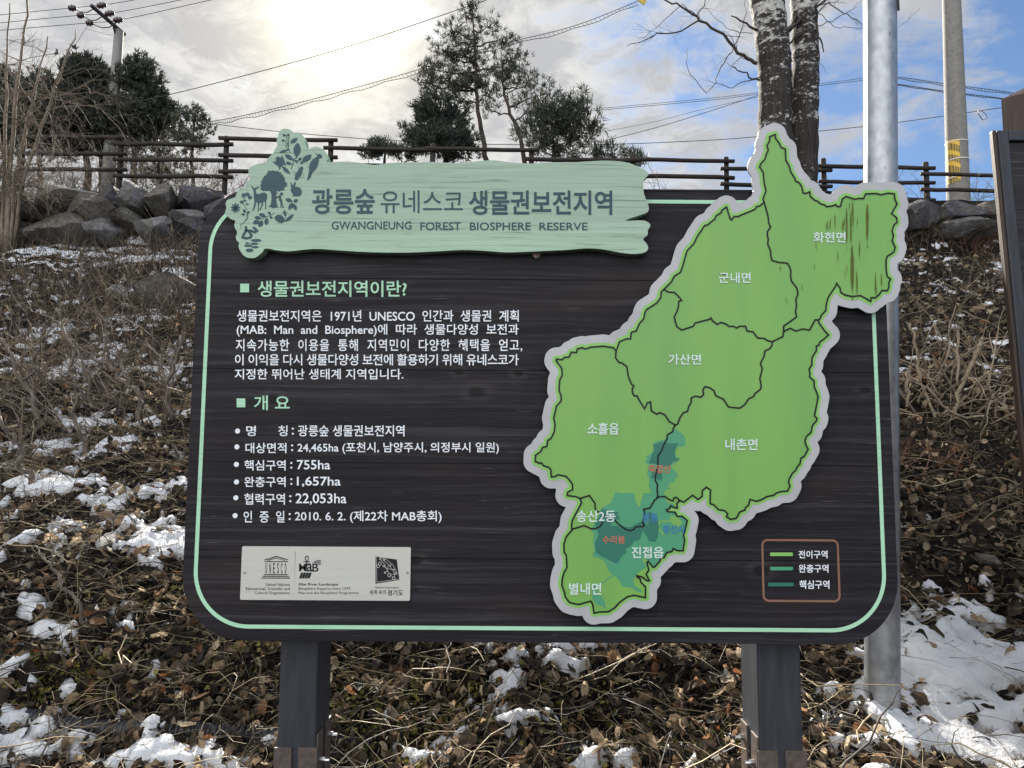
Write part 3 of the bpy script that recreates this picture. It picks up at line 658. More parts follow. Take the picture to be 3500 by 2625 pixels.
# plaque -------------------------------------------------------------
YQ = YB - .006; ps = 620 / 2212
pq = mapper(800, 1850, ps, YQ)
def pbox(x0, y0, x1, y1): return (800 + x0 * ps, 1850 + y0 * ps, 800 + x1 * ps, 1850 + y1 * ps)
c0 = pq(85, 395); c1 = pq(2150, 395); tz = pq(1100, 68)[1]; bz = pq(1100, 720)[1]
mb = MB(); slab(mb, round_rect(c0[0], bz, c1[0], tz, .004, 4), YQ, YB - .0006)
plq = mb.build('emblem_plaque', M['plaque'], sign)
pw = ps / FPX * YQ
mb = MB(); EQ = .0006
def poly(pts): flat(mb, [pq(*p) for p in pts], YQ - EQ)
def bar(x0, y0, x1, y1): poly([(x0, y1), (x1, y1), (x1, y0), (x0, y0)])
stroke(mb, [pq(*p) for p in ((372, 228), (516, 184), (658, 226))], 11 * pw, YQ - EQ)
stroke(mb, [pq(*p) for p in ((410, 234), (516, 203), (622, 234))], 8 * pw, YQ - EQ)
bar(372, 243, 658, 253)
for s, x in zip('UNESCO', (393, 440, 487, 536, 582, 628)): text(mb, s, pbox(x - 10, 265, x + 10, 392), YQ, YQ - EQ, .012)
bar(366, 400, 652, 411); bar(350, 421, 668, 432); bar(333, 442, 683, 453)
mb.build('temple_emblem', M['black'], plq)
mb = MB()
text(mb, 'M', pbox(793, 270, 880, 368), YQ, YQ - EQ, .01); text(mb, 'a', pbox(882, 268, 955, 370), YQ, YQ - EQ, .01); text(mb, 'B', pbox(955, 272, 1030, 370), YQ, YQ - EQ, .01)
stroke(mb, [pq(*p) for p in ((886, 330), (886, 250), (868, 210), (872, 188), (888, 180), (904, 188), (906, 212), (890, 250))], 10 * pw, YQ - EQ)
stroke(mb, [pq(845, 250), pq(928, 250)], 10 * pw, YQ - EQ)
for k in range(4): stroke(mb, [pq(960 + k * 22, 258 + k * 8), pq(1010 + k * 8, 238 + k * 14), pq(1060, 230 + k * 17)], 8 * pw, YQ - EQ)
for k in range(4): poly([(793 + k * 33, 452), (822 + k * 33, 452), (848 + k * 33, 382), (819 + k * 33, 382)])
for y in [128, 142, 156, 170, 186, 202, 220, 240, 262, 286, 312, 340, 365, 392, 420, 452, 490, 532, 580, 636]: disc(mb, pq(748 - (y - 128) * .03, y), (4.2 if y < 500 else 3.2) * pw, YQ - EQ, 8)
mb.build('programme_emblem', M['black'], plq)
mb = MB()
poly([(1725, 185), (1985, 222), (2015, 470), (1725, 518)])
mb.build('province_emblem', M['black'], plq)
mb = MB(); EQ = .0012
for c_, r_ in (((1757, 303), 17), ((1778, 272), 18), ((1785, 217), 10), ((1826, 300), 9), ((1842, 382), 9), ((1895, 412), 20), ((1947, 447), 18), ((1967, 393), 14), ((1830, 225), 9), ((1905, 295), 9), ((1950, 345), 7)):
    ring(mb, pq(*c_), r_ * pw, 6 * pw, YQ - EQ)
for l in ([(1757, 185), (1850, 215), (1940, 290), (1995, 400)], [(1735, 190), (1742, 498), (2010, 460)], [(1790, 225), (1830, 270), (1860, 340), (1895, 400)], [(1830, 235), (1900, 300), (1960, 390)], [(1826, 310), (1870, 330), (1945, 350)], [(1842, 382), (1870, 360), (1880, 300), (1905, 290)], [(1895, 412), (1967, 393), (1947, 447)]):
    stroke(mb, [pq(*p) for p in l], 4.5 * pw, YQ - EQ)
mb.build('province_emblem_line', M['plaque'], plq)
mb = MB(); EQ = .0006
for s, bx, bd in (('United Nations', (385, 508, 683, 545), .0), ('Educational, Scientific and', (145, 560, 682, 600), .0), ('Cultural Organization', (250, 612, 680, 652), .0),
        ('Elbe River Landscape', (790, 508, 1268, 548), .014), ('Biosphere Reserve since 1979', (788, 560, 1418, 600), .0), ('Man and the Biosphere Programme', (786, 612, 1518, 652), .0),
        ('Global Inspiration', (1715, 548, 2010, 582), .0), ('세계 속의', (1650, 592, 1850, 650), .004), ('경기도', (1870, 592, 2062, 664), .014)):
    mb = MB(); text(mb, s, pbox(*bx), YQ, YQ - EQ, bd); mb.build('plaque_lettering', M['black'], plq)
for c_ in ((128, 382), (2112, 382)):
    mb = MB(); q = pq(*c_); mb.tube([(q[0], YQ - .0015, q[1]), (q[0], YQ + .001, q[1])], .0032, 10); mb.build('screw', M['bolt'], plq)

# posts --------------------------------------------------------------
YP = YB + .052
for pl_, pr_ in ((P(957, 2240, YP).x, P(1088, 2240, YP).x), (P(2589, 2240, YP).x, P(2737, 2240, YP).x)):
    mb = MB(); mb.box((pl_, YP, -.02), (pr_, YP + .14, bt - .05)); po = mb.build('post', M['post'], sign, bevel=.006)
    zt = P(1000, 2556, YP - .005).z; w = pr_ - pl_
    for xa, xb in ((pl_ - .006, pl_ + w * .40), (pl_ + w * .57, pr_ + .006)):
        mb = MB(); mb.box((xa, YP - .006, -.03), (xb, YP - .0005, zt)); mb.build('bracket', M['rust'], po, bevel=.001)
    sx, s = (pr_, 1) if pl_ < 0 else (pl_, -1)
    mb = MB()
    for ya, yb in ((YP + .004, YP + .05), (YP + .085, YP + .136)):
        a_, b2 = sorted((sx + s * .0006, sx + s * .006)); mb.box((a_, ya, -.03), (b2, yb, zt + .03))
    mb.build('side_bracket', M['rust'], po, bevel=.001)
    for yy, dz in ((YP + .03, -.045), (YP + .11, -.012)):
        mb = MB(); mb.tube([(sx + s * .005, yy, zt + dz), (sx + s * .018, yy, zt + dz)], .009, 6); mb.tube([(sx + s * .018, yy, zt + dz), (sx + s * .03, yy, zt + dz)], .005, 8)
        mb.build('bolt', M['bolt'], po)
bpy.data.objects.remove(_fo)
q_ = P(1832, 872); mb = MB(); pts_ = [(-.013, 0, .004), (-.004, -.012, .007), (.008, -.010, .006), (.014, 0, .002), (.006, -.004, -.010), (-.002, -.012, -.013), (-.009, -.006, -.005)]
mb.add([(q_.x, YB - .012, q_.z)] + [(q_.x + a, YB - .003 + b_, q_.z + c) for a, b_, c in pts_], [(0, i + 1, (i + 1) % 7 + 1) for i in range(7)])
tag(mb.build('dead_leaf', mat('tan_leaf', (.30, .21, .16), .7, .3, fn=speck(.3, 60)), None, False, (q_.x, YB - .003, q_.z)), 'single tan dead leaf caught under the lower edge of the title panel', 'leaf')
# ------------------------------------------------------------------ ground
def hbase(x, y):
    x = np.asarray(x, float); y = np.asarray(y, float)
    s = np.clip(y - 2.2, 0, None); sl_ = .463 * (np.sqrt(s * s + .02) - .1414)
    top = 4.45 + np.clip(y - 11.8, 0, 1.0) * 1.25
    z = np.where(y < 11.8, np.minimum(sl_, 4.46), top)
    z = np.where(y > 12.8, 5.7 + np.clip(y - 12.8, 0, 400) * .002, z)
    return z
def height(x, y):
    x = np.asarray(x, float); y = np.asarray(y, float)
    amp = np.clip((y - 1.0) / 3, .25, 1.0) * np.clip((60 - y) / 30, 0, 1)
    b = (fbm(x * .9, y * .9, 3, 4) - .5) * .34 * amp + (fbm(x * 4, y * 4, 9, 3) - .5) * .13 + (fbm(x * 11, y * 11, 15, 2) - .5) * .05 * np.clip((9 - y) / 4, .3, 1)
    b = b * np.clip(1.0 - (y - 11.5) * .3, .35, 1)
    return hbase(x, y) + b
def ground_at(px, py, y0=1.9, y1=12.5):
    d = ray(px, py); Y = np.arange(y0, y1, .02); x = EYE.x + d.x / d.y * Y; z = EYE.z + d.z / d.y * Y
    k = np.where(z < height(x, Y))[0]; y = Y[k[0]] if len(k) else Y[-1]
    return EYE + d * (float(y) / d.y)
def axis(fine, lo, hi, coarse): return np.array(sorted(set([round(v, 4) for v in np.arange(lo, hi, fine)] + coarse)))
xs = axis(.05, -11, 11, [-600, -300, -150, -80, -50, -35, -25, -18, -14, 14, 18, 25, 35, 50, 80, 150, 300, 600])
yf = [1.2]
while yf[-1] < 13.2: yf.append(yf[-1] + max(.025, .011 * yf[-1]))
ys = np.array([-80, -30, -10, -4, -1, 0, .6] + yf + [14, 16, 20, 26, 35, 50, 80, 130, 220, 400, 900])
def grid_mesh(name, xs, ys, zf, mask=None):
    X, Y = np.meshgrid(xs, ys); Z = zf(X, Y); V = np.stack([X, Y, Z], -1).reshape(-1, 3)
    nx = len(xs); i, j = np.meshgrid(np.arange(len(ys) - 1), np.arange(nx - 1), indexing='ij'); a = (i * nx + j).ravel()
    Fq = np.stack([a, a + 1, a + nx + 1, a + nx], -1)
    if mask is not None:
        k = mask(X, Y).ravel(); keep = k[Fq].any(1); Fq = Fq[keep]
        used = np.unique(Fq); re = np.full(len(V), -1); re[used] = np.arange(len(used)); V = V[used]; Fq = re[Fq]
    return mesh_np(name, V, Fq, True)
def soil(t, b):
    co = t.coord(); f = t.noise(co, 22, 8, .7); g_ = t.noise(co, 3, 5, .6); h = t.noise(co, 90, 4, .6)
    c = t.ramp(f, [(.28, (.003, .0025, .002)), (.5, (.010, .0085, .0075)), (.72, (.034, .029, .025))])
    c = t.mix(t.math('MULTIPLY', t.sm(g_, .5, .7), .5), c, (.045, .034, .016))
    t.l.new(c, b.inputs['Base Color']); bump(t, b, t.math('ADD', f, t.math('MULTIPLY', h, .5)), .9, .03)
M['soil'] = mat('leafy_soil', (.05, .04, .03), .95, .1, fn=soil)
g_me = grid_mesh('ground', xs, ys, height)
tag(link('ground', g_me, M['soil']), kind='structure')

# ------------------------------------------------------------------ snow: a sheet with its own thickness that breaks through the litter in patches
PATCH = []   # (x, y, rx, ry, gain) big patches placed where they lie on the slope
for px, py, rx, ry, gn in ((110, 2560, .34, .10, .5), (40, 2440, .16, .06, .4), (600, 2610, .26, .07, .55), (900, 2550, .06, .05, .2), (1500, 2590, .22, .09, .5), (1380, 2610, .16, .06, .3), (1940, 2490, .16, .05, .42), (2060, 2600, .2, .05, .4),
        (3350, 2400, .55, .34, .62), (3480, 2200, .40, .30, .55), (3260, 2310, .22, .08, .45), (3130, 2560, .22, .08, .4), (3430, 2610, .35, .10, .5), (3220, 2080, .18, .06, .3), (2480, 2330, .10, .06, .30), (2870, 2600, .16, .06, .35),
        (300, 1700, .45, .20, .42), (120, 1660, .35, .12, .4), (480, 1830, .30, .12, .45), (560, 1900, .2, .07, .35), (60, 1850, .25, .10, .35), (160, 1560, .5, .14, .35), (620, 1560, .3, .1, .3),
        (420, 1100, .6, .25, .34), (140, 1160, .7, .25, .34), (250, 1280, .6, .2, .3), (560, 1200, .5, .2, .26), (350, 1440, .4, .15, .3),
        (100, 858, 1.6, .22, .75), (420, 848, 1.5, .20, .75), (620, 836, .9, .20, .8), (300, 905, 1.2, .25, .3), (560, 880, .8, .2, .35), (60, 950, .8, .2, .3),
        (3180, 900, 1.0, .25, .24), (3350, 850, .9, .25, .28), (3250, 960, .8, .2, .22)):
    p = ground_at(px, py); PATCH.append((p.x, p.y, rx, ry, gn))
BARE = [(p.x, p.y, r_, g2) for p, r_, g2 in ((ground_at(1900, 2350), .9, .35), (ground_at(1000, 2400), .45, .3), (ground_at(3300, 1500), 1.2, .3), (ground_at(3250, 1750), .7, .25), (ground_at(500, 2250), .35, .25))]
def snow_amount(x, y):
    n = .28 * fbm(x * 1.9, y * 3.2, 21, 4, .5) + .38 * fbm(x * 7.5, y * 12, 33, 3, .5) + .34 * fbm(x * 21, y * 33, 44, 3, .55)
    a = n - .582 - .020 * np.clip((y - 5) / 6, 0, 1) - .045 * np.clip((x - .2 * y) / 1.5, 0, 1) * (y > 3.0)
    for cx, cy, rx, ry, gn in PATCH: a = a + gn * .27 * np.exp(-(((x - cx) / rx) ** 2 + ((y - cy) / ry) ** 2) ** 1.3)
    for cx, cy, r_, gn in BARE: a = a - gn * .22 * np.exp(-(((x - cx) / r_) ** 2 + ((y - cy) / r_) ** 2))
    a = np.where((y > 11.95), -.2, a); a = np.where(y < 1.7, -.2, a)
    return a
def snow_h(x, y):
    a = snow_amount(x, y); t = np.clip(a / .09, -1, 1)
    far = np.clip((y - 3) / 4, 0, 1); up = np.where(t > 0, (.024 - .009 * far) * np.clip(t, 0, 1) ** .6, .10 * t)
    return height(x, y) + .016 + up + ((fbm(x * 14, y * 14, 55, 3) - .5) * .020 + (fbm(x * 45, y * 45, 77, 2) - .5) * .012) * (t > 0) * (1 - .6 * far)
ysn = [1.75]
while ysn[-1] < 12.0: ysn.append(ysn[-1] + max(.014, .0065 * ysn[-1]))
def snow_fn(t, b):
    co = t.coord(); f = t.noise(co, 60, 6, .65); d = t.noise(co, 9, 5, .6)
    an = t.n.new('ShaderNodeAttribute'); an.attribute_name = 'amount'; g_ = t.noise(co, 150, 5, .7)
    c = t.ramp(d, [(.3, (.54, .55, .57)), (.5, (.70, .72, .75)), (.7, (.77, .79, .82))])
    thin = t.math('SUBTRACT', 1.0, t.sm(t.math('ADD', an.outputs['Fac'], t.math('MULTIPLY', t.math('SUBTRACT', f, .5), .06)), .0, .042))
    c = t.mix(t.math('MULTIPLY', thin, .6), c, (.25, .235, .215))
    t.l.new(c, b.inputs['Base Color']); bump(t, b, t.math('ADD', f, t.math('MULTIPLY', g_, .7)), .8, .016)
M['snow'] = mat('old_snow', (.84, .86, .9), .6, .3, fn=snow_fn)
sn = MB(); V_all = []; F_all = []; off_ = 0
for (xa, xb, ya, yb, st) in ((-3.2, 3.2, 1.75, 4.2, .022), (-7.5, 7.5, 4.2, 8.2, .04), (-10.5, 10.5, 8.2, 12.0, .042)):
    yy = [ya]
    while yy[-1] < yb: yy.append(min(yb, yy[-1] + st * .8))
    me = grid_mesh('s', np.arange(xa, xb, st), np.array(yy), snow_h, lambda X, Y: snow_amount(X, Y) > -.05)
    n = len(me.vertices); v = np.empty(n * 3, np.float32); me.vertices.foreach_get('co', v); f = np.empty(len(me.polygons) * 4, np.int32); me.loops.foreach_get('vertex_index', f)
    V_all.append(v.reshape(-1, 3)); F_all.append(f.reshape(-1, 4) + off_); off_ += n; bpy.data.meshes.remove(me)
VS = np.concatenate(V_all); s_me = mesh_np('snow', VS, np.concatenate(F_all), True)
at_ = s_me.attributes.new('amount', 'FLOAT', 'POINT'); at_.data.foreach_set('value', snow_amount(VS[:, 0].astype(float), VS[:, 1].astype(float)).astype(np.float32))
tag(link('snow', s_me, M['snow']), 'thin patchy old snow lying between the dead leaves on the slope', 'snow', kind='stuff')

# ------------------------------------------------------------------ litter
def scatter(n_by_zone, avoid_snow=.8, lim=None):
    out = []
    for (ya, yb, hw0, hw1, n) in n_by_zone:
        y = rng.uniform(ya, yb, n); w = hw0 + (hw1 - hw0) * (y - ya) / (yb - ya); x = rng.uniform(-1, 1, n) * w
        a = snow_amount(x, y); keep = (a < .0) | (rng.random(n) > avoid_snow); keep |= (a < .035) & (rng.random(n) < .55); out.append(np.stack([x, y], -1)[keep])
    p = np.concatenate(out); return np.concatenate([p, height(p[:, 0], p[:, 1])[:, None]], 1)
def rots(n, tilt):
    """random heading, tilt, roll"""
    a = rng.uniform(0, 2 * np.pi, n); b = rng.normal(0, tilt, n); c = rng.normal(0, tilt, n)
    ca, sa, cb, sb, cc, sc = np.cos(a), np.sin(a), np.cos(b), np.sin(b), np.cos(c), np.sin(c); Z = np.zeros(n); O = np.ones(n)
    Rz = np.stack([np.stack([ca, -sa, Z], -1), np.stack([sa, ca, Z], -1), np.stack([Z, Z, O], -1)], 1)
    Rx = np.stack([np.stack([O, Z, Z], -1), np.stack([Z, cb, -sb], -1), np.stack([Z, sb, cb], -1)], 1)
    Ry = np.stack([np.stack([cc, Z, sc], -1), np.stack([Z, O, Z], -1), np.stack([-sc, Z, cc], -1)], 1)
    return Rz @ Rx @ Ry
def leaf_proto(kind):
    nu, nv = 6, 4; us = np.linspace(0, 1, nu); V = []
    for u in us:
        if kind == 0: w = .36 * math.sin(math.pi * min(1, u * .92 + .06)) ** .7          # broad oval
        elif kind == 1: w = .26 * math.sin(math.pi * (u ** .75) * .97 + .03) ** .9        # narrow
        else: w = .44 * math.sin(math.pi * min(1, u * .9 + .08)) ** .5 * (1 + .22 * math.cos(u * 19))   # lobed
        for v in np.linspace(-1, 1, nv):
            curl = (.22, .32, .20)[kind] * v * v * .8 + (.16, .30, .34)[kind] * (u - .45) ** 2 * 1.4 + .035 * math.sin(9 * u + 3 * v)
            V.append((w * v * (1 - .15 * curl), u - .5, curl * .55))
    F = [(i * nv + j, i * nv + j + 1, (i + 1) * nv + j + 1, (i + 1) * nv + j) for i in range(nu - 1) for j in range(nv - 1)]
    return np.array(V), np.array(F)
def instance(protos, P_, size, tilt, lift=.0):
    Vs, Fs, o = [], [], 0; n = len(P_); which = rng.integers(0, len(protos), n)
    for k, (pv, pf) in enumerate(protos):
        ix = np.where(which == k)[0]
        if not len(ix): continue
        s = size[ix][:, None, None]; asp = rng.uniform(.75, 1.3, (len(ix), 1, 1))
        q = pv[None] * s * np.concatenate([asp, 1 / asp ** .3, rng.uniform(.4, 2.0, (len(ix), 1, 1))], 2)
        q = np.einsum('nij,nvj->nvi', rots(len(ix), tilt), q) + P_[ix][:, None, :]
        q[:, :, 2] += lift
        m_ = len(pv); Vs.append(q.reshape(-1, 3)); Fs.append((pf[None] + (np.arange(len(ix)) * m_)[:, None, None]).reshape(-1, pf.shape[1]) + o); o += len(ix) * m_
    return np.concatenate(Vs), np.concatenate(Fs)
ZN = lambda a, b, c, d: [(1.9, 3.2, 1.9, 2.7, a), (3.2, 5.2, 2.7, 4.3, b), (5.2, 8.2, 4.3, 6.6, c), (8.2, 12.0, 6.6, 9.6, d)]
LP = [leaf_proto(0), leaf_proto(1), leaf_proto(2)]
def leafcol(t, b):
    gi = t.n.new('ShaderNodeNewGeometry'); r = gi.outputs['Random Per Island']
    c = t.ramp(r, [(0, (0.015, 0.012, 0.009)), (.28, (0.037, 0.027, 0.020)), (.46, (0.092, 0.068, 0.047)), (.58, (0.227, 0.175, 0.123)), (.68, (0.049, 0.037, 0.027)), (.82, (0.356, 0.281, 0.197)), (.88, (0.216, 0.082, 0.026)), (.92, (0.475, 0.378, 0.254)), (1, (0.605, 0.504, 0.361))])
    f = t.noise(t.coord(), 70, 5, .6); c = t.mix(.55, c, t.ramp(f, [(.3, (.45, .42, .40)), (.7, (1.25, 1.2, 1.1))]), 'MULTIPLY')
    t.l.new(c, b.inputs['Base Color']); bump(t, b, f, .3, .004)
M['leaf'] = mat('dead_leaf', (.15, .1, .07), .62, .35, fn=leafcol, trans=.5)
p = scatter(ZN(8200, 10000, 10500, 10000), .86)
sz = rng.uniform(.020, .055, len(p)) * rng.choice([.8, 1, 1, 1.4], len(p))
p[:, 2] += rng.uniform(-.005, .03, len(p))
V, Fq = instance(LP, p, sz * np.clip(.75 + p[:, 1] * .09, 1, 1.5), .95)
pb_ = scatter([(2.2, 3.5, 1.4, 1.9, 1500), (2.3, 4.5, 2.0, 3.6, 900)], .5); pb_[:, 2] += rng.uniform(.005, .04, len(pb_))
V2, F2 = instance(LP, pb_, rng.uniform(.038, .068, len(pb_)), .9); Fq = np.concatenate([Fq, F2 + len(V)]); V = np.concatenate([V, V2])
pf_ = scatter(ZN(9000, 9000, 6000, 3000), .75); pf_[:, 2] += rng.uniform(-.004, .02, len(pf_))
V2, F2 = instance(LP, pf_, rng.uniform(.008, .024, len(pf_)), 1.0); Fq = np.concatenate([Fq, F2 + len(V)]); V = np.concatenate([V, V2])
tag(link('leaf_litter', mesh_np('leaf_litter', V, Fq, True), M['leaf']), 'brown curled dead leaves covering the slope around the sign', 'leaves', kind='stuff')

def straws(P_, L, rad, lean, K=5, bend=.35, sides=3, droop=.0):
    """curved thin stalks as 3-sided tubes"""
    n = len(P_); a = rng.uniform(0, 2 * np.pi, n); el = np.abs(rng.normal(0, lean, n)) if np.isscalar(lean) else lean
    d = np.stack([np.cos(a) * np.cos(el), np.sin(a) * np.cos(el), np.sin(el)], -1)
    sd = np.cross(d, rng.normal(0, 1, (n, 3))); sd /= np.linalg.norm(sd, axis=1)[:, None] + 1e-9
    t = np.linspace(0, 1, K); b = rng.normal(0, bend, n)
    C = P_[:, None, :] + d[:, None, :] * (t[None, :, None] * L[:, None, None]) + sd[:, None, :] * (b * L)[:, None, None] * (t * (1 - t))[None, :, None] * 2
    C[:, :, 2] -= (droop * L)[:, None] * (t ** 2)[None] if np.isscalar(droop) else 0
    C += rng.normal(0, .02, C.shape) * L[:, None, None] * (t > 0)[None, :, None]
    u = np.cross(d, np.array([0.31, .2, .93])); u /= np.linalg.norm(u, axis=1)[:, None] + 1e-9; w = np.cross(d, u)
    rr_ = rad[:, None] * (1 - .65 * t[None])
    V = []
    for k in range(sides):
        th = 2 * math.pi * k / sides; V.append(C + (u * math.cos(th) + w * math.sin(th))[:, None, :] * rr_[:, :, None])
    V = np.stack(V, 2)                       # n,K,sides,3
    i, k = np.meshgrid(np.arange(K - 1), np.arange(sides), indexing='ij'); i = i.ravel(); k = k.ravel(); k2 = (k + 1) % sides
    pf = np.stack([i * sides + k, i * sides + k2, (i + 1) * sides + k2, (i + 1) * sides + k], -1)
    Fq = (pf[None] + (np.arange(n) * K * sides)[:, None, None]).reshape(-1, 4)
    return V.reshape(-1, 3), Fq
def strawcol(t, b):
    gi = t.n.new('ShaderNodeNewGeometry'); r = gi.outputs['Random Per Island']
    t.l.new(t.ramp(r, [(0, (.012, .010, .008)), (.45, (.045, .035, .026)), (.60, (.20, .152, .09)), (.88, (.44, .355, .22)), (1, (.16, .12, .08))]), b.inputs['Base Color'])
M['straw'] = mat('dry_straw', (.3, .24, .15), .6, .3, fn=strawcol)
p = scatter(ZN(6200, 11000, 10500, 7500), .8); p = p[(p[:, 0] < p[:, 1] * .22 + .4) | (p[:, 1] < 3.0) | (rng.random(len(p)) < .4)]; p[:, 2] += rng.uniform(-.005, .04, len(p))
V, Fq = straws(p, rng.uniform(.05, .26, len(p)) * np.clip(.8 + p[:, 1] * .05, 1, 1.4), rng.uniform(.0007, .0019, len(p)) * np.clip(.7 + p[:, 1] * .14, 1, 2.2), .22)
ps_ = scatter(ZN(260, 420, 420, 300), .6); ps_[:, 2] += rng.uniform(.0, .05, len(ps_))
V2, F2 = straws(ps_, rng.uniform(.18, .6, len(ps_)), rng.uniform(.0018, .0046, len(ps_)), .18, 7, .3); Fq = np.concatenate([Fq, F2 + len(V)]); V = np.concatenate([V, V2])
tag(link('dry_grass', mesh_np('dry_grass', V, Fq, True), M['straw']), 'tangled straw and thin dead twigs strewn over the slope', 'dry grass', kind='stuff')
# standing dead stalks on the upper slope
p = scatter([(2.3, 3.2, 2.0, 2.9, 150), (3.2, 5.2, 2.9, 4.5, 1500), (5.2, 8.2, 4.3, 6.8, 7000), (8.2, 11.9, 6.6, 9.8, 12000)], .6)
keep = (fbm(p[:, 0] * .8, p[:, 1] * .8, 91, 3) > .40) & ((p[:, 0] < p[:, 1] * .25) | (rng.random(len(p)) < .15)); p = p[keep]
V, Fq = straws(p, rng.uniform(.15, .55, len(p)), rng.uniform(.0016, .0045, len(p)) * np.clip(p[:, 1] / 7, .5, 1.2), rng.uniform(.35, 1.5, len(p)), 5, .3)
def stalkcol(t, b):
    gi = t.n.new('ShaderNodeNewGeometry'); r = gi.outputs['Random Per Island']
    t.l.new(t.ramp(r, [(0, (.014, .011, .010)), (.4, (.045, .034, .027)), (.72, (.13, .097, .069)), (1, (.32, .245, .16))]), b.inputs['Base Color'])
M['stalk'] = mat('dead_stalk', (.1, .07, .05), .7, .2, fn=stalkcol)
tag(link('dead_stalks', mesh_np('dead_stalks', V, Fq, True), M['stalk']), 'thin upright dead weed stalks on the upper slope', 'dry stalks', kind='stuff')
# moss and small green plants between the leaves
cl_ = [(ground_at(px, py), r_, n_) for px, py, r_, n_ in ((1500, 2480, .22, 700), (1280, 2560, .18, 450), (1420, 2440, .2, 500), (2020, 2520, .16, 350), (230, 2360, .16, 350), (1060, 2200, .16, 260), (760, 2260, .12, 200), (520, 1480, .3, 220), (900, 1420, .3, 200), (180, 2330, .12, 220), (2450, 2580, .12, 160), (560, 2060, .1, 150))]
pp = np.concatenate([np.stack([rng.normal(c.x, r_, n_), rng.normal(c.y, r_ * .6, n_), np.zeros(n_)], -1) for c, r_, n_ in cl_]); pp = pp[snow_amount(pp[:, 0], pp[:, 1]) < .03]; pp[:, 2] = height(pp[:, 0], pp[:, 1]) + .012
V, Fq = instance([leaf_proto(0)], pp, rng.uniform(.008, .024, len(pp)), .8, .004)
def mosscol(t, b):
    gi = t.n.new('ShaderNodeNewGeometry'); r = gi.outputs['Random Per Island']
    t.l.new(t.ramp(r, [(0, (.05, .06, .015)), (.5, (.13, .12, .03)), (1, (.24, .20, .06))]), b.inputs['Base Color'])
M['moss'] = mat('yellow_green_moss', (.13, .12, .03), .8, .2, fn=mosscol, trans=.2)
tag(link('moss', mesh_np('moss', V, Fq, True), M['moss']), 'yellow green moss and small creeping leaves in the litter', 'moss', kind='stuff')
# ------------------------------------------------------------------ shrubs on the slope
def bark(c0, c1, sc=(1, 1, .25), scale=40):
    def fn(t, b):
        f = t.noise(t.mapping(t.coord(), sc), scale, 6, .65)
        t.l.new(t.ramp(f, [(.3, c0), (.7, c1)]), b.inputs['Base Color']); bump(t, b, f, .6, .006)
    return fn
M['stem'] = mat('grey_brown_shrub_bark', (.09, .07, .028), .8, .2, fn=bark((.055, .044, .036), (.20, .16, .13)))
M['stempale'] = mat('pale_cut_shrub_bark', (.2, .16, .11), .8, .2, fn=bark((.11, .085, .060), (.33, .265, .19)))
Z4 = lambda x, y: (x / 1.84333, 800 + y / 1.84333)
Z8 = lambda x, y: (2300 + x / 1.84333, 800 + y / 1.84333)
Z1 = lambda x, y: (x / 1.84333, y / 1.84333)
Z2 = lambda x, y: (1200 + x / 1.84333, y / 1.84333)
Z3 = lambda x, y: (2300 + x / 1.84333, y / 1.84333)
def wobble(pts, amp, n=3, rs=random):
    out = []
    for a, b in zip(pts[:-1], pts[1:]):
        for k in range(n):
            t = k / n; q = a.lerp(b, t)
            if k or out: q = q + Vector((rs.gauss(0, amp), rs.gauss(0, amp), rs.gauss(0, amp)))
            out.append(q)
    return out + [pts[-1]]
def twig(mb, p, d, L, r, rs, depth=1, droop=0.0, spread=.7, n=6, nb=(2, 4)):
    pts = [p]; d = d.normalized(); q = p
    for i in range(n):
        d = (d + Vector((rs.gauss(0, .16), rs.gauss(0, .16), rs.gauss(0, .16) - droop / n))).normalized(); q = q + d * (L / n); pts.append(q)
    mb.tube(pts, [r * (1 - .75 * i / n) for i in range(n + 1)], 4 if r < .006 else 6, cap=False)
    if depth > 0:
        for k in range(rs.randint(*nb)):
            i = rs.randint(1, n - 1); dd = (pts[i + 1] - pts[i]).normalized()
            e = (dd + Vector((rs.gauss(0, spread), rs.gauss(0, spread), rs.gauss(0, spread)))).normalized()
            twig(mb, pts[i], e, L * rs.uniform(.35, .65), r * .55, rs, depth - 1, droop, spread, max(3, n - 2), nb)
    return pts
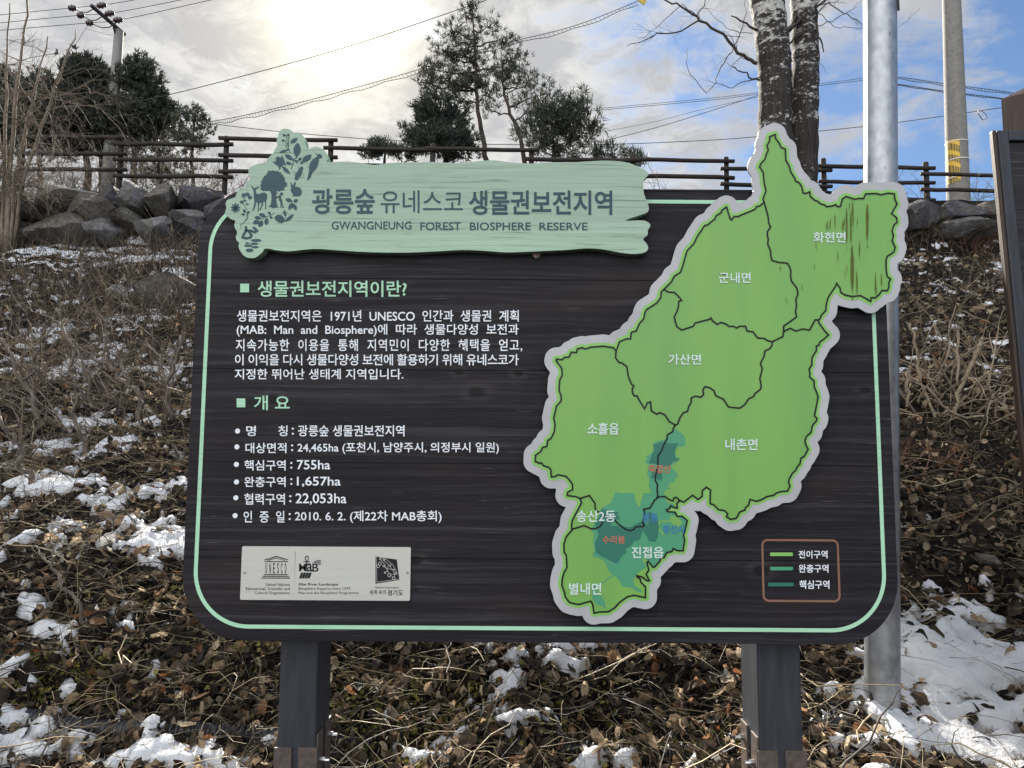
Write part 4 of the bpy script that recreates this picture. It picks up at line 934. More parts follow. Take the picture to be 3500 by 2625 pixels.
SHR = [  # label, stems as pixel chains (first point at the ground), thickness
 ('forked crooked shrub stem with a dark base, left of the sign board', Z4, [[(600, 1380), (540, 1320), (480, 1240), (475, 1130), (485, 1000), (460, 860), (462, 700)], [(490, 1010), (540, 1050), (600, 1090)], [(462, 720), (400, 600), (350, 545), (250, 480)]], .020),
 ('tall slanting shrub stem that forks twice, midway up the left slope', Z4, [[(880, 1180), (885, 1080), (850, 980), (780, 930), (720, 870), (675, 800), (680, 680), (665, 560)], [(820, 950), (760, 820), (735, 740), (700, 690)], [(720, 870), (560, 760), (480, 690)]], .022),
 ('upright twin shrub stem close beside the board edge', Z4, [[(1090, 1165), (1060, 1060), (1050, 960), (1085, 860), (1125, 760), (1135, 640)], [(1058, 960), (1010, 860), (1005, 760)]], .021),
 ('short bent dark shrub stem behind the forked one', Z4, [[(590, 1110), (570, 960), (520, 820), (480, 720)], [(575, 1000), (640, 1010)]], .017),
 ('low leaning shrub stem with pale tip at the far left', Z4, [[(270, 1210), (210, 1060), (140, 920), (60, 760), (0, 660)], [(140, 920), (230, 860)]], .022),
 ('thick sprawling branch reaching down at the left picture edge', Z4, [[(290, 1600), (200, 1540), (120, 1460), (135, 1350), (70, 1260), (0, 1150)], [(120, 1460), (40, 1500)]], .026),
 ('thin two-armed shrub stem on the snowy upper left slope', Z4, [[(150, 870), (230, 760), (280, 650), (275, 560)], [(230, 760), (160, 640)]], .017),
 ('slender upright weed stem next to the pale rock', Z4, [[(515, 470), (505, 330), (510, 180)], [(505, 330), (480, 230)]], .016),
 ('broken cut shrub stump with a curved stem near the lower left corner', lambda x, y: (x / 1.84333, 1725 + y / 1.84333), [[(570, 770), (500, 680), (430, 560), (380, 430), (330, 330), (315, 240)], [(350, 380), (260, 330), (190, 260)]], .016),
]
for k, (lab, f, chains, th) in enumerate(SHR):
    rs = random.Random(100 + k); g0 = ground_at(*f(*chains[0][0])); Yd = g0.y
    t = thing('bare_shrub', g0, lab, 'shrub', 'bare shrubs left of the sign')
    mb = MB(); tw = MB()
    for ci, ch in enumerate(chains):
        pts = [at(*f(*q), Yd + (i * .03 if ci else 0)) for i, q in enumerate(ch)]
        if ci == 0: pts[0] = pts[0] - Vector((0, 0, .06))
        w = wobble(pts, .010, 3, rs); r0 = th * (1 if ci == 0 else .6) * Yd / 4.6 * .8
        mb.tube(w, [r0 * (1.15 - .75 * i / len(w)) for i in range(len(w))], 7)
        for _ in range(9 if k < 7 else 4):
            i = rs.randint(2, len(w) - 1); twig(tw, w[i], Vector((rs.gauss(0, 1), rs.gauss(0, .7), rs.uniform(.2, 1))), rs.uniform(.12, .38), r0 * .22, rs, 1)
    mb.build('stem', M['stem'], t, True); tw.build('twig', M['stem'], t, True)
# right-hand thicket of arching bramble canes and cut stumps
g0 = ground_at(*Z8(1700, 1130)); t = thing('bramble_thicket', g0, 'tangle of arching pale brown bramble canes right of the galvanised pole', 'bramble')
rs = random.Random(21); mb = MB()
for k in range(46):
    b = ground_at(*Z8(rs.uniform(1430, 2090), rs.uniform(880, 1230))); L = rs.uniform(.45, 1.25); d = Vector((rs.gauss(0, .75), rs.gauss(-.1, .35), rs.uniform(.5, 1.1)))
    twig(mb, b - Vector((0, 0, .03)), d, L, rs.uniform(.004, .010), rs, 1, rs.uniform(.6, 2.2), .8, 9, (1, 3))
mb.build('cane', M['stempale'], t, True)
for ch, w in (([(1770, 1140), (1800, 1010), (1860, 860), (1955, 650)], .016), ([(1790, 950), (1800, 800), (1795, 600)], .011), ([(1475, 1090), (1470, 950), (1475, 870)], .013), ([(1560, 940), (1545, 780), (1520, 640), (1490, 560)], .012), ([(2075, 1380), (2070, 1310), (2095, 1235)], .013), ([(1600, 960), (1700, 1080), (1860, 1160), (1960, 1140), (2010, 1050)], .010)):
    pts = [at(*Z8(*q), g0.y - .25) for q in ch]; mb = MB(); mb.tube(wobble(pts, .008, 3, rs), [w * g0.y / 5 * .8] * (len(pts) * 3 - 2), 7); mb.build('stump', M['stempale'], t, True)
for lab, (xa, xb, ya, yb), n, ms_ in (('tangle of thin brown canes and twigs around the crooked shrubs on the left slope', (120, 1150, 850, 1330), 46, 'stem'), ('sparse tangle of dark canes on the upper left slope below the snow band', (60, 1180, 250, 640), 44, 'stalk'), ('pale tan cane tangle low at the left picture edge', (-20, 330, 900, 1250), 20, 'stempale')):
    g0 = ground_at(*Z4((xa + xb) / 2, (ya + yb) / 2)); t = thing('bramble_thicket', g0, lab, 'bramble', 'bramble tangles on the slope'); mb = MB(); rs = random.Random(n)
    for k in range(n):
        q = ground_at(*Z4(rs.uniform(xa, xb), rs.uniform(ya, yb))); twig(mb, q - Vector((0, 0, .03)), Vector((rs.gauss(0, .75), rs.gauss(-.1, .35), rs.uniform(.5, 1.2))), rs.uniform(.35, 1.0), rs.uniform(.0035, .0075), rs, 1, rs.uniform(.3, 1.6), .8, 8, (2, 4))
    mb.build('cane', M[ms_], t, True)
# reddish shrub behind it on the upper right slope
for lab, c, n, hh in (('dry reddish brown weed clump on the upper right slope under the boulders', (1920, 620), 26, .55), ('dry weed clump with rusty twigs low beside the galvanised pole', (1480, 1480), 20, .36)):
    f = Z3 if hh > .5 else Z8; g0 = ground_at(*(Z8(1920, 130) if hh > .5 else Z8(*c))); t = thing('weed_clump', g0, lab, 'weed', 'dry weed clumps'); mb = MB(); rs = random.Random(n)
    for k in range(n): twig(mb, Vector((g0.x + rs.gauss(0, .12), g0.y + rs.gauss(0, .1), g0.z - .03)), Vector((rs.gauss(0, .5), rs.gauss(0, .5), 1)), rs.uniform(.5, 1) * hh, .004, rs, 2, .1, .5, 5, (2, 4))
    mb.build('stalk', mat('rusty_twig', (.16, .09, .06), .8, .2, fn=speck(.4, 40)), t, True)

# brush in front of the right-hand boulders
for lab, xa, xb, zy, n in (('dense dry brush in front of the boulders beside the second sign', 1480, 2080, 1500, 150), ('low dry brush along the foot of the left boulder wall', 60, 1250, 1530, 170)):
    f = Z3 if xa > 1000 else Z1; g0 = ground_at(*f((xa + xb) / 2, zy)); t = thing('dry_brush', g0, lab, 'brush', 'dry brush below the boulders'); mb = MB(); rs = random.Random(n)
    for k in range(n):
        q = ground_at(*f(rs.uniform(xa, xb), zy + rs.uniform(-45, 60))); twig(mb, q - Vector((0, 0, .04)), Vector((rs.gauss(0, .5), rs.gauss(-.1, .4), 1)), rs.uniform(.25, .75), .0055, rs, 1, .3, .6, 5, (2, 4))
    mb.build('stalk', M['stalk'], t, True)
# left edge: many-stemmed young tree with tall whips
M['whip'] = mat('tan_young_bark', (.2, .16, .12), .75, .25, fn=bark((.10, .078, .058), (.26, .205, .155), (1, 1, .3), 25))
Yt = 11.5
g0 = ground_at(90, 800); g0 = Vector((at(80, 760, Yt).x, Yt, float(height(at(80, 760, Yt).x, Yt))))
t = thing('many_stemmed_tree', g0, 'bare many-stemmed young tree with tall whip shoots at the left edge', 'tree')
rs = random.Random(5); mb = MB(); tw = MB()
for ch, r0 in (([(40, 1400), (25, 1200), (30, 800), (35, 600), (40, 420), (50, 200), (62, 20)], .024), ([(60, 1400), (60, 1150), (85, 800), (110, 560), (130, 380), (155, 180), (175, 0), (182, -60)], .028),
               ([(75, 1380), (95, 1150), (150, 850), (200, 650), (240, 480), (270, 350), (300, 228)], .023), ([(90, 1370), (130, 1200), (230, 900), (300, 700), (350, 540), (400, 400), (450, 280), (478, 188)], .022),
               ([(50, 1400), (45, 1250), (20, 1000), (-10, 800), (-40, 500)], .024), ([(85, 1390), (140, 1250), (150, 1100), (160, 1000)], .024), ([(30, 1400), (-5, 1200), (10, 1050), (60, 920)], .02)):
    pts = [at(*Z1(*q), Yt + rs.uniform(-.1, .1)) for q in ch]; pts[0].z = g0.z - .1
    w = wobble(pts, .012, 2, rs); mb.tube(w, [r0 * 1.25 * (1.1 - .85 * i / len(w)) for i in range(len(w))], 8)
    for _ in range(22):
        i = rs.randint(2, max(3, int((len(w) - 3) * .8))); lowbias = i < len(w) * .6
        twig(tw, w[i], Vector((rs.gauss(.15, .9), rs.gauss(0, .5), rs.uniform(-.1, .9))), rs.uniform(.5, 1.5) * (1 if lowbias else .35), .007, rs, 2, .5, .75, 6, (2, 5))
mb.build('trunk', M['whip'], t, True); tw.build('crown', M['whip'], t, True)

# ------------------------------------------------------------------ rocks
def rock_mesh(mb, c, rx, ry, rz, seed, rough=.14, flat_=.35):
    import bmesh
    bm = bmesh.new(); bmesh.ops.create_icosphere(bm, subdivisions=4, radius=1); rs = random.Random(seed)
    planes = [(Vector((rs.gauss(0, 1), rs.gauss(0, 1), rs.gauss(0, 1))).normalized(), rs.uniform(.50, .84)) for _ in range(22)]
    P_ = np.array([v.co[:] for v in bm.verts]); fc = [tuple(v.index for v in f.verts) for f in bm.faces]; bm.free()
    for n, h in planes:
        nn = np.array(n); d = P_ @ nn; k = d > h; P_[k] -= np.outer(d[k] - h, nn)
    s = seed * 3.7
    nz = fbm(P_[:, 0] * 2 + s, P_[:, 2] * 2 + P_[:, 1] * 1.3 + s, seed, 5) - .5; nz2 = fbm(P_[:, 0] * 7 + s, P_[:, 2] * 7 + P_[:, 1] * 5, seed + 5, 3) - .5
    P_ = P_ * (1 + rough * nz + .07 * nz2)[:, None] * np.array([rx, ry, rz]) * 1.55 + np.array(c)
    mb.add(P_.tolist(), fc)
def rockmat(name, c0, c1, c2):
    def fn(t, b):
        co = t.coord(); f = t.noise(co, 3.2, 8, .65); g_ = t.noise(co, 26, 6, .7); v = t.noise(t.mapping(co, (1, 1, 3), rot=(.4, .6, 0)), 5, 5, .6, 1.5)
        c = t.ramp(t.math('ADD', t.math('MULTIPLY', f, .6), t.math('MULTIPLY', g_, .4)), [(.36, c0), (.5, c1), (.63, c2)])
        ms_ = t.math('MULTIPLY', t.sm(t.noise(co, 5, 5, .6), .52, .66), .6); c = t.mix(ms_, c, (.085, .082, .050))
        c = t.mix(t.math('MULTIPLY', t.sm(v, .58, .7), .5), c, c0); t.l.new(c, b.inputs['Base Color'])
        bump(t, b, t.math('ADD', f, t.math('MULTIPLY', g_, .6)), .9, .05)
    return mat(name, c1, .85, .25, fn=fn)
M['rock_grey'] = rockmat('grey_granite', (.05, .05, .028), (.125, .122, .125), (.24, .235, .235))
M['rock_dark'] = rockmat('dark_slate_rock', (.022, .022, .027), (.062, .060, .068), (.13, .125, .13))
M['rock_brown'] = rockmat('brown_weathered_rock', (.045, .040, .035), (.11, .098, .085), (.22, .205, .185))
M['rock_pale'] = rockmat('pale_limestone', (.15, .145, .135), (.29, .28, .265), (.44, .43, .41))
def boulder(box, f, Yd, mk, lab, seed, group=None, depth=.45):
    x0, y0, x1, y1 = box; a = at(*f(x0, (y0 + y1) / 2), Yd); b = at(*f(x1, (y0 + y1) / 2), Yd); c = at(*f((x0 + x1) / 2, y0), Yd); d = at(*f((x0 + x1) / 2, y1), Yd)
    rx = (b.x - a.x) / 2; rz = (c.z - d.z) / 2; ctr = ((a.x + b.x) / 2, Yd + depth * .5, (c.z + d.z) / 2)
    mb = MB(); rock_mesh(mb, ctr, rx, max(depth, rx * .6), rz, seed)
    o = mb.build('boulder' if rx > .28 else 'rock', M[mk], None, True, (ctr[0], ctr[1], ctr[2] - rz)); o.data.set_sharp_from_angle(angle=R(24)); tag(o, lab, 'boulder' if rx > .28 else 'rock', group)
GB = 'boulders of the retaining wall'
for i, a in enumerate([
    ((195, 1160, 570, 1320), Z1, 12.3, 'rock_pale', 'long pale capstone boulder below the left fence bay'),
    ((375, 1230, 690, 1430), Z1, 11.9, 'rock_brown', 'large rounded brown boulder left of the fence post'),
    ((590, 1185, 760, 1350), Z1, 12.4, 'rock_dark', 'dark shaded boulder beneath the leftmost fence post'),
    ((740, 1160, 930, 1360), Z1, 12.0, 'rock_grey', 'upright grey boulder with a broad pale face beside the fence post'),
    ((910, 1175, 1075, 1350), Z1, 12.1, 'rock_brown', 'olive tinted angular boulder between the upright grey one and the wide dark one'),
    ((1055, 1190, 1420, 1350), Z1, 12.3, 'rock_dark', 'wide flat dark boulder under the second fence bay'),
    ((1290, 1250, 1520, 1420), Z1, 12.0, 'rock_dark', 'dark boulder partly hidden behind the board corner'),
    ((535, 1385, 745, 1520), Z1, 11.7, 'rock_grey', 'square grey boulder in the bottom row beside the snow gap'),
    ((725, 1330, 880, 1440), Z1, 11.8, 'rock_brown', 'small brown filler boulder under the upright grey boulder'),
    ((835, 1370, 1070, 1520), Z1, 11.6, 'rock_grey', 'blocky blue-grey boulder in the middle of the bottom row'),
    ((1070, 1385, 1340, 1510), Z1, 11.7, 'rock_dark', 'low wide slate boulder at the bottom row end next to the board'),
    ((1085, 1310, 1300, 1420), Z1, 11.9, 'rock_grey', 'rough grey boulder lying between the wide dark and low slate ones'),
    ((110, 1370, 550, 1545), Z1, 11.7, 'rock_brown', 'largest low brown boulder at the foot of the wall'),
    ((-120, 1190, 215, 1390), Z1, 12.1, 'rock_dark', 'dark boulder behind the many-stemmed tree'),
    ((-160, 1370, 130, 1530), Z1, 11.8, 'rock_brown', 'brown boulder cut off by the left picture edge'),
    ((1475, 1240, 1680, 1450), Z3, 12.0, 'rock_dark', 'dark pointed boulder right of the map panel'),
    ((1630, 1300, 1910, 1460), Z3, 12.1, 'rock_dark', 'sloping slate boulder behind the dry weeds on the right'),
    ((1740, 1370, 2060, 1500), Z3, 11.8, 'rock_grey', 'low broad grey boulder beside the second sign'),
    ((1890, 1300, 2090, 1410), Z3, 12.4, 'rock_brown', 'brown boulder at the foot of the concrete pole'),
    ((2050, 1300, 2300, 1480), Z3, 12.1, 'rock_dark', 'dark boulder behind the second sign')]):
    boulder(*a, seed=40 + i, group=GB)
for i, (bx, f, mk, lab) in enumerate([((670, 320, 790, 420), Z4, 'rock_pale', 'small pale angular rock on the left slope'), ((880, 265, 1235, 470), Z4, 'rock_brown', 'large buried brown rock with a pale top edge beside the board'),
        ((1160, 190, 1240, 260), Z4, 'rock_grey', 'grey rock touching the board edge, above the buried brown one'), ((590, 200, 735, 290), lambda x, y: (x / 1.84333, 1725 + y / 1.84333), 'rock_pale', 'flat whitish stone slab among leaves near the lower left'), ((1940, 310, 2030, 400), lambda x, y: (2300 + x / 1.84333, 1725 + y / 1.84333), 'rock_brown', 'small tan stone among the leaves right of the pole')]):
    px, py = f((bx[0] + bx[2]) / 2, bx[3] - 10); Yd = ground_at(px, py).y; boulder(bx, f, Yd, mk, lab, 70 + i, 'loose rocks on the slope', .12)
# half-buried corrugated drain pipe behind the posts
a = ground_at(540, 2500); b = ground_at(900, 2530); c = ground_at(1960, 2555); d = ground_at(2400, 2550)
pts = []; prof = []
ctrl = [Vector((a.x - .5, a.y + .06, 0)), Vector((a.x, a.y, 0)), Vector((b.x, b.y, 0)), Vector(((b.x + c.x) / 2, (b.y + c.y) / 2, 0)), Vector((c.x, c.y, 0)), Vector((d.x, d.y, 0)), Vector((d.x + .6, d.y + .1, 0))]
for p0, p1 in zip(ctrl[:-1], ctrl[1:]):
    n = int((p1 - p0).length / .004)
    for k in range(n):
        q = p0.lerp(p1, k / n); pts.append(q)
hz = [float(height(q.x, q.y)) for q in pts]; hz = np.convolve(np.pad(hz, 40, 'edge'), np.ones(81) / 81, 'valid')
sink = lambda q: -.002 if q.x < b.x + .35 else (-.05 if q.x < c.x - .2 else -.012)
sk_ = np.convolve(np.pad([sink(q) for q in pts], 60, 'edge'), np.ones(121) / 121, 'valid')
pts = [Vector((q.x, q.y, z + s)) for q, z, s in zip(pts, hz, sk_)]
mb = MB(); mb.tube(pts, [.030 + .0045 * math.sin(2 * math.pi * i * .004 / .021) for i in range(len(pts))], 14)
o = mb.build('drain_pipe', mat('black_corrugated_plastic', (.018, .019, .021), .35, .5), None, True, pts[len(pts) // 2]); tag(o, 'black corrugated drain pipe half buried in leaves behind the sign posts', 'pipe')
# ------------------------------------------------------------------ log rail fence on top of the wall
def logfn(t, b):
    co = t.coord('Object'); f = t.noise(co, 9, 7, .65); g_ = t.noise(t.mapping(co, (.6, 8, 8)), 6, 6, .7)
    t.l.new(t.ramp(t.math('ADD', t.math('MULTIPLY', f, .4), t.math('MULTIPLY', g_, .6)), [(.3, (.016, .013, .012)), (.7, (.050, .040, .036))]), b.inputs['Base Color']); bump(t, b, g_, .4, .008)
M['log'] = mat('weathered_log', (.06, .045, .035), .8, .25, fn=logfn)
k22 = 3500 / 2212
FP = [(52, 280, 420), (263, 291, 415), (490, 295, 418), (715, 306, 420), (935, 312, 425), (1148, 321, 430), (1367, 333, 432), (1568, 340, 436), (1778, 343, 438), (1999, 351, 440), (2215, 358, 448), (2440, 366, 455)]
YF = 13.0
fence = thing('log_fence', (0, YF, 5.6), 'brown log rail fence running along the top of the slope', 'fence')
rs = random.Random(9); PX = []
for x, yt, yb in FP:
    top = at(x * k22, yt * k22, YF); x0 = top.x; PX.append(top)
    mb = MB(); r = rs.uniform(.050, .055); mb.tube([(x0 + rs.gauss(0, .012), YF, 5.2), (x0, YF, 5.9), (x0, YF, top.z - .012), (x0, YF, top.z)], [r, r, r, r * .86], 12)
    mb.build('post', M['log'], fence, True)
RY = {0: (299, 335, 369), 1: (313, 347, 382), 2: (304, 340, 374), 3: (324, 360, 395), 4: (325, 361, 396), 5: (347, 383, 417), 6: (349, 384, 419), 7: (368, 402, 436), 8: (364, 396, 432), 9: (380, 413, 446), 10: (378, 412, 446)}
for i in range(len(FP) - 1):
    for j in range(3):
        # rails of neighbouring bays pass each other at the posts, alternately before and behind them
        ya = RY[i][j] + (-1.5 if i not in (0, 1) else 0); yb = RY[i][j] + (3 if i not in (0,) else 1)
        a = at((FP[i][0] - 14) * k22, ya * k22, YF); b = at((FP[i + 1][0] + 16) * k22, yb * k22, YF); dy = -.072 if i % 2 == 0 else -.06
        A = Vector((a.x, YF + dy, a.z)); B = Vector((b.x, YF + dy, b.z)); r = rs.uniform(.037, .042)
        pts = [A.lerp(B, t) + Vector((0, rs.gauss(0, .004), rs.gauss(0, .006))) for t in (0, .15, .3, .5, .7, .85, 1)]
        mb = MB(); mb.tube(pts, [r * .95] + [r] * 5 + [r * .93], 10); mb.build('rail', M['log'], fence, True)
# a few dry weeds in front of the fence
t = thing('weed_tuft', (at(1000, 640, 12.9).x, 12.9, 5.6), 'wispy dry weeds growing along the foot of the log fence', 'weed'); mb = MB(); rs = random.Random(77)
for k in range(90):
    x = rs.choice([rs.uniform(-9, -4), rs.uniform(1.2, 3), rs.uniform(5.3, 7.6), rs.uniform(6.5, 7.5), rs.uniform(8, 9.4)]); twig(mb, Vector((x, 12.9 + rs.uniform(-.2, .5), float(height(x, 12.9)) - .05)), Vector((rs.gauss(0, .45), rs.gauss(0, .3), 1)), rs.uniform(.25, .95), .006, rs, 2, .2, .6, 5, (2, 3))
mb.build('stalk', M['stalk'], t, True)

# ------------------------------------------------------------------ poles
def galv(t, b):
    co = t.coord(); f = t.noise(co, 9, 5, .6); sp = t.noise(t.mapping(co, (1, 1, .5)), 60, 3, .6); st = t.noise(t.mapping(co, (9, 9, .35)), 2.2, 4, .6)
    zn = t.noise(t.mapping(co, (1, 1, .6)), 38, 3, .5); c = t.ramp(t.math('ADD', t.math('MULTIPLY', f, .6), t.math('MULTIPLY', zn, .4)), [(.36, (.24, .255, .275)), (.62, (.42, .44, .465))]); c = t.mix(t.math('MULTIPLY', t.sm(sp, .66, .72), .8), c, (.16, .13, .10)); c = t.mix(t.math('MULTIPLY', t.sm(st, .56, .72), .35), c, (.15, .145, .14))
    t.l.new(c, b.inputs['Base Color']); t.l.new(t.ramp(f, [(.3, .36), (.7, .50)]), b.inputs['Roughness'])
M['galv'] = mat('galvanised_steel', (.5, .5, .52), .4, .5, .7, fn=galv)
pa = at(3016, 2400, 2.5); pb = at(3008, -60, 2.5); gz = float(height(pa.x, pa.y))
pole = thing('steel_pole', (pa.x, pa.y, gz), 'smooth galvanised steel pole standing just behind the board', 'pole')
mb = MB(); dd = (pb - pa); base = pa - dd.normalized() * .25
mb.tube([base, pa, pa.lerp(pb, .3), pa.lerp(pb, .6), pb, pb + dd * .45], 54 / FPX * 2.5, 36); mb.build('shaft', M['galv'], pole, True)
mb = MB(); q = pa.lerp(pb, .985); s_ = (at(3046, 20, 2.5) - at(3008, 20, 2.5)).x
mb.tube([q + Vector((s_, -.043, -.10)), q + Vector((s_, -.043, .06))], .004, 8); mb.build('seam_weld', M['rust'], pole, True)
def conc(t, b):
    co = t.coord(); f = t.noise(co, 14, 7, .65); st = t.noise(t.mapping(co, (6, 6, .3)), 2, 5, .6)
    c = t.ramp(f, [(.3, (.15, .145, .135)), (.7, (.25, .24, .225))]); c = t.mix(t.math('MULTIPLY', t.sm(st, .5, .7), .4), c, (.15, .145, .14)); t.l.new(c, b.inputs['Base Color']); bump(t, b, f, .3, .004)
M['concrete'] = mat('aged_concrete', (.3, .29, .27), .85, .3, fn=conc)
YC = 13.9
def cpt(zx, zy): return at(*Z3(zx, zy), YC)
c0 = cpt(1800, 1300); c1 = cpt(1755, 0)
cp = thing('concrete_pole', (c0.x, YC, 5.7), 'tapered grey concrete utility pole with hazard stripes behind the fence', 'utility pole')
w0 = (cpt(1866, 1280).x - cpt(1734, 1280).x) / 2; w1 = (cpt(1806, 0).x - cpt(1704, 0).x) / 2
low = c0 + (c0 - c1) * .25; hi_ = c1 + (c1 - c0) * .9
def rad_at(z): return w0 + (w1 - w0) * (z - c0.z) / (c1.z - c0.z)
mb = MB(); mb.tube([low, c0, c0.lerp(c1, .5), c1, hi_], [rad_at(low.z), w0, (w0 + w1) / 2, w1, rad_at(hi_.z)], 32); mb.build('shaft', M['concrete'], cp, True)
def wrap(za, zb, a0, a1, name, mt, off):
    mb = MB(); n = 14; zA = cpt(1790, za).z; zB = cpt(1790, zb).z; vs = []
    for k in range(2):
        z = (zB, zA)[k]; ax = c0.lerp(c1, (z - c0.z) / (c1.z - c0.z))
        for i in range(n + 1):
            an = R(a0 + (a1 - a0) * i / n); r = rad_at(z) + off; vs.append((ax.x + r * math.sin(an), ax.y - r * math.cos(an), z))
    mb.add(vs, [(i, i + 1, n + 2 + i, n + 1 + i) for i in range(n)]); return mb.build(name, mt, cp, True)
def hazard(t, b):
    co = t.coord(); x, y, z = t.sep(co); s_ = t.math('FRACT', t.math('MULTIPLY', t.math('ADD', z, t.math('MULTIPLY', x, .8)), 4.2))
    dots = t.math('GREATER_THAN', t.math('ADD', t.math('SINE', t.math('MULTIPLY', x, 190)), t.math('SINE', t.math('MULTIPLY', z, 190))), .1)
    blk = t.math('GREATER_THAN', s_, .38); t.l.new(t.mix(t.math('MULTIPLY', blk, t.math('ADD', .35, t.math('MULTIPLY', dots, .6))), (.62, .40, .04), (.03, .03, .03)), b.inputs['Base Color'])
wrap(895, 1165, -100, -18, 'hazard_sheet', mat('yellow_black_hazard_sheet', (.6, .4, .05), .5, .4, fn=hazard), .006)
M['strap'] = mat('white_plastic_strap', (.6, .6, .58), .5, .4)
for z in (905, 1018, 1130): wrap(z - 3, z + 3, -110, 110, 'strap', M['strap'], .012)

# far power pole on the left with its cross arm and insulators
YU = 30.0
u0 = at(*Z1(690, 1000), YU); u1 = at(*Z1(750, 195), YU)
up = thing('power_pole', (u0.x, YU, 5.9), 'tall grey power pole with a slanting cross arm among the left pines', 'utility pole')
mb = MB(); mb.tube([u0 + (u0 - u1) * .35, u0, u1], [.30, .27, .19], 18); mb.build('shaft', M['concrete'], up, True)
M['dark'] = mat('dark_painted_metal', (.035, .033, .032), .5, .4, fn=speck(.3, 20)); M['porcelain'] = mat('brown_porcelain', (.05, .032, .028), .3, .5)
A1 = at(*Z1(572, 32), YU - 1.2); A2 = at(*Z1(788, 220), YU + .5)
mb = MB(); mb.tube([A1, A2], .085, 4); mb.build('cross_arm', M['dark'], up)
mb = MB(); mb.tube([at(*Z1(715, 170), YU - .3), at(*Z1(738, 250), YU)], .05, 5); mb.build('brace', M['dark'], up)
for z in (630, 770): mb = MB(); q = u0.lerp(u1, (1000 - z) / 805); mb.tube([q - Vector((0, 0, .12)), q + Vector((0, 0, .12))], .31, 16); mb.build('band', M['dark'], up, True)
INS = [((428, 52), (482, 50)), ((484, 98), (532, 96)), ((540, 146), (588, 142)), ((608, 40), (670, 28)), ((660, 90), (720, 80)), ((712, 130), (774, 122))]
for a, b in INS:
    A = at(*Z1(*a), YU - .3); B = at(*Z1(*b), YU - .3); mb = MB(); mb.tube([A.lerp(B, t) for t in (0, .2, .35, .5, .65, .8, 1)], [.03, .13, .09, .16, .09, .13, .03], 8); mb.build('insulator', M['porcelain'], up, True)
for ch in ([(470, 55), (500, 75), (550, 78), (610, 45)], [(520, 100), (570, 128), (600, 130), (668, 90)], [(580, 150), (640, 175), (690, 172), (730, 145), (745, 132)]):
    mb = MB(); mb.tube([at(*Z1(*q), YU - .3) for q in ch], .022, 4); mb.build('jumper_wire', M['dark'], up, True)

# ------------------------------------------------------------------ cables
def cable(lab, pts, Yd, r, extra=None, Y2=None):
    P3 = [at(x, y, Yd + ((Y2 or Yd) - Yd) * i / (len(pts) - 1)) for i, (x, y) in enumerate(pts)]; fine = []
    for a, b, c, d in zip([P3[0]] + P3[:-2], P3[:-1], P3[1:], P3[2:] + [P3[-1]]):
        for j in range(6):
            t = j / 6; fine.append(.5 * ((2 * b) + (c - a) * t + (2 * a - 5 * b + 4 * c - d) * t * t + (3 * b - a - 3 * c + d) * t ** 3))
    fine.append(P3[-1]); r *= .65; mb = MB(); mb.tube(fine, r, 5, cap=False)
    if extra:   # a lashed pair: second strand and ties
        off = Vector((0, 0, -extra)); mb2 = [p + off * (.75 + .25 * math.sin(i * 1.7)) for i, p in enumerate(fine)]; mb.tube(mb2, r * .9, 5, cap=False)
        for i in range(len(fine) - 1):
            for j in range(3): mb.tube([fine[i].lerp(fine[i + 1], j / 3), mb2[i].lerp(mb2[i + 1], (j + .6) / 3)], r * .6, 3, cap=False)
    o = mb.build('overhead_cable', M['dark'], None, True, P3[0]); tag(o, lab, 'cable', 'overhead cables')
cable('single cable rising from the left pines past the sun to the top edge', [Z1(330, 672), Z1(740, 655), Z1(1060, 598), Z1(1640, 450), Z1(2212, 288), Z2(430, 145), Z2(880, -10)], 24, .022)
cable('lashed twin cable climbing from the left pines behind the tall pine', [Z1(1300, 770), Z1(1500, 735), Z1(1850, 655), Z1(2212, 560), Z2(420, 440), Z2(900, 290), Z2(1400, 165), Z2(1810, 5)], 22.6, .018, .16)
cable('long sagging cable crossing low behind the title panel and the steel pole', [Z1(1295, 775), Z1(1750, 828), Z1(2212, 868), Z2(310, 888), Z2(900, 910), Z2(1600, 910), Z2(2212, 886), Z3(525, 862), Z3(905, 828), Z3(1410, 772), Z3(2060, 680), Z3(2400, 630)], 24, .020)
for lab, q, dz in (('topmost of the three wires on the left power pole', [(-60, 100), (430, 52), (670, 28), (860, -3), (1000, -30)], 0), ('middle one of three wires on the left power pole', [(-60, 150), (484, 98), (720, 80), (1150, -3), (1300, -35)], 0), ('lowest of three wires on the left power pole', [(-60, 196), (540, 146), (774, 122), (1340, -3), (1500, -40)], 0)):
    cable(lab, [Z1(*p) for p in q], YU - .3, .022)
cable('upper thin cable of the pair right of the bushy pine', [Z2(1470, 692), Z2(2212, 624), Z3(545, 582), Z3(920, 530), Z3(1205, 492)], 26, .014)
cable('lower thin cable of the pair right of the bushy pine', [Z2(1500, 700), Z2(2212, 636), Z3(545, 592), Z3(920, 540), Z3(1205, 506)], 26, .016)
cable('cable rising steeply towards the poplar from the fence', [Z2(1600, 886), Z2(1900, 810), Z2(2212, 716), Z3(545, 598)], 25, .018)
cable('faint cable above the steep one, left of the poplar', [Z2(1560, 835), Z2(1900, 770), Z2(2212, 690), Z3(540, 610)], 27, .012)
cable('lashed cable dropping from the steel pole to the right, upper run', [Z3(1205, 488), Z3(1410, 485), Z3(1715, 528), Z3(2110, 580), Z3(2400, 630)], 21, .016, .09)
cable('lashed cable dropping from the steel pole to the right, lower run', [Z3(1205, 512), Z3(1410, 530), Z3(1715, 575), Z3(2065, 618), Z3(2400, 668)], 21, .018, .05)
mb = MB(); p = [at(*Z2(*q), 22.6) for q in ((1805, 0), (1862, -30), (1862, 5), (1845, 32))]
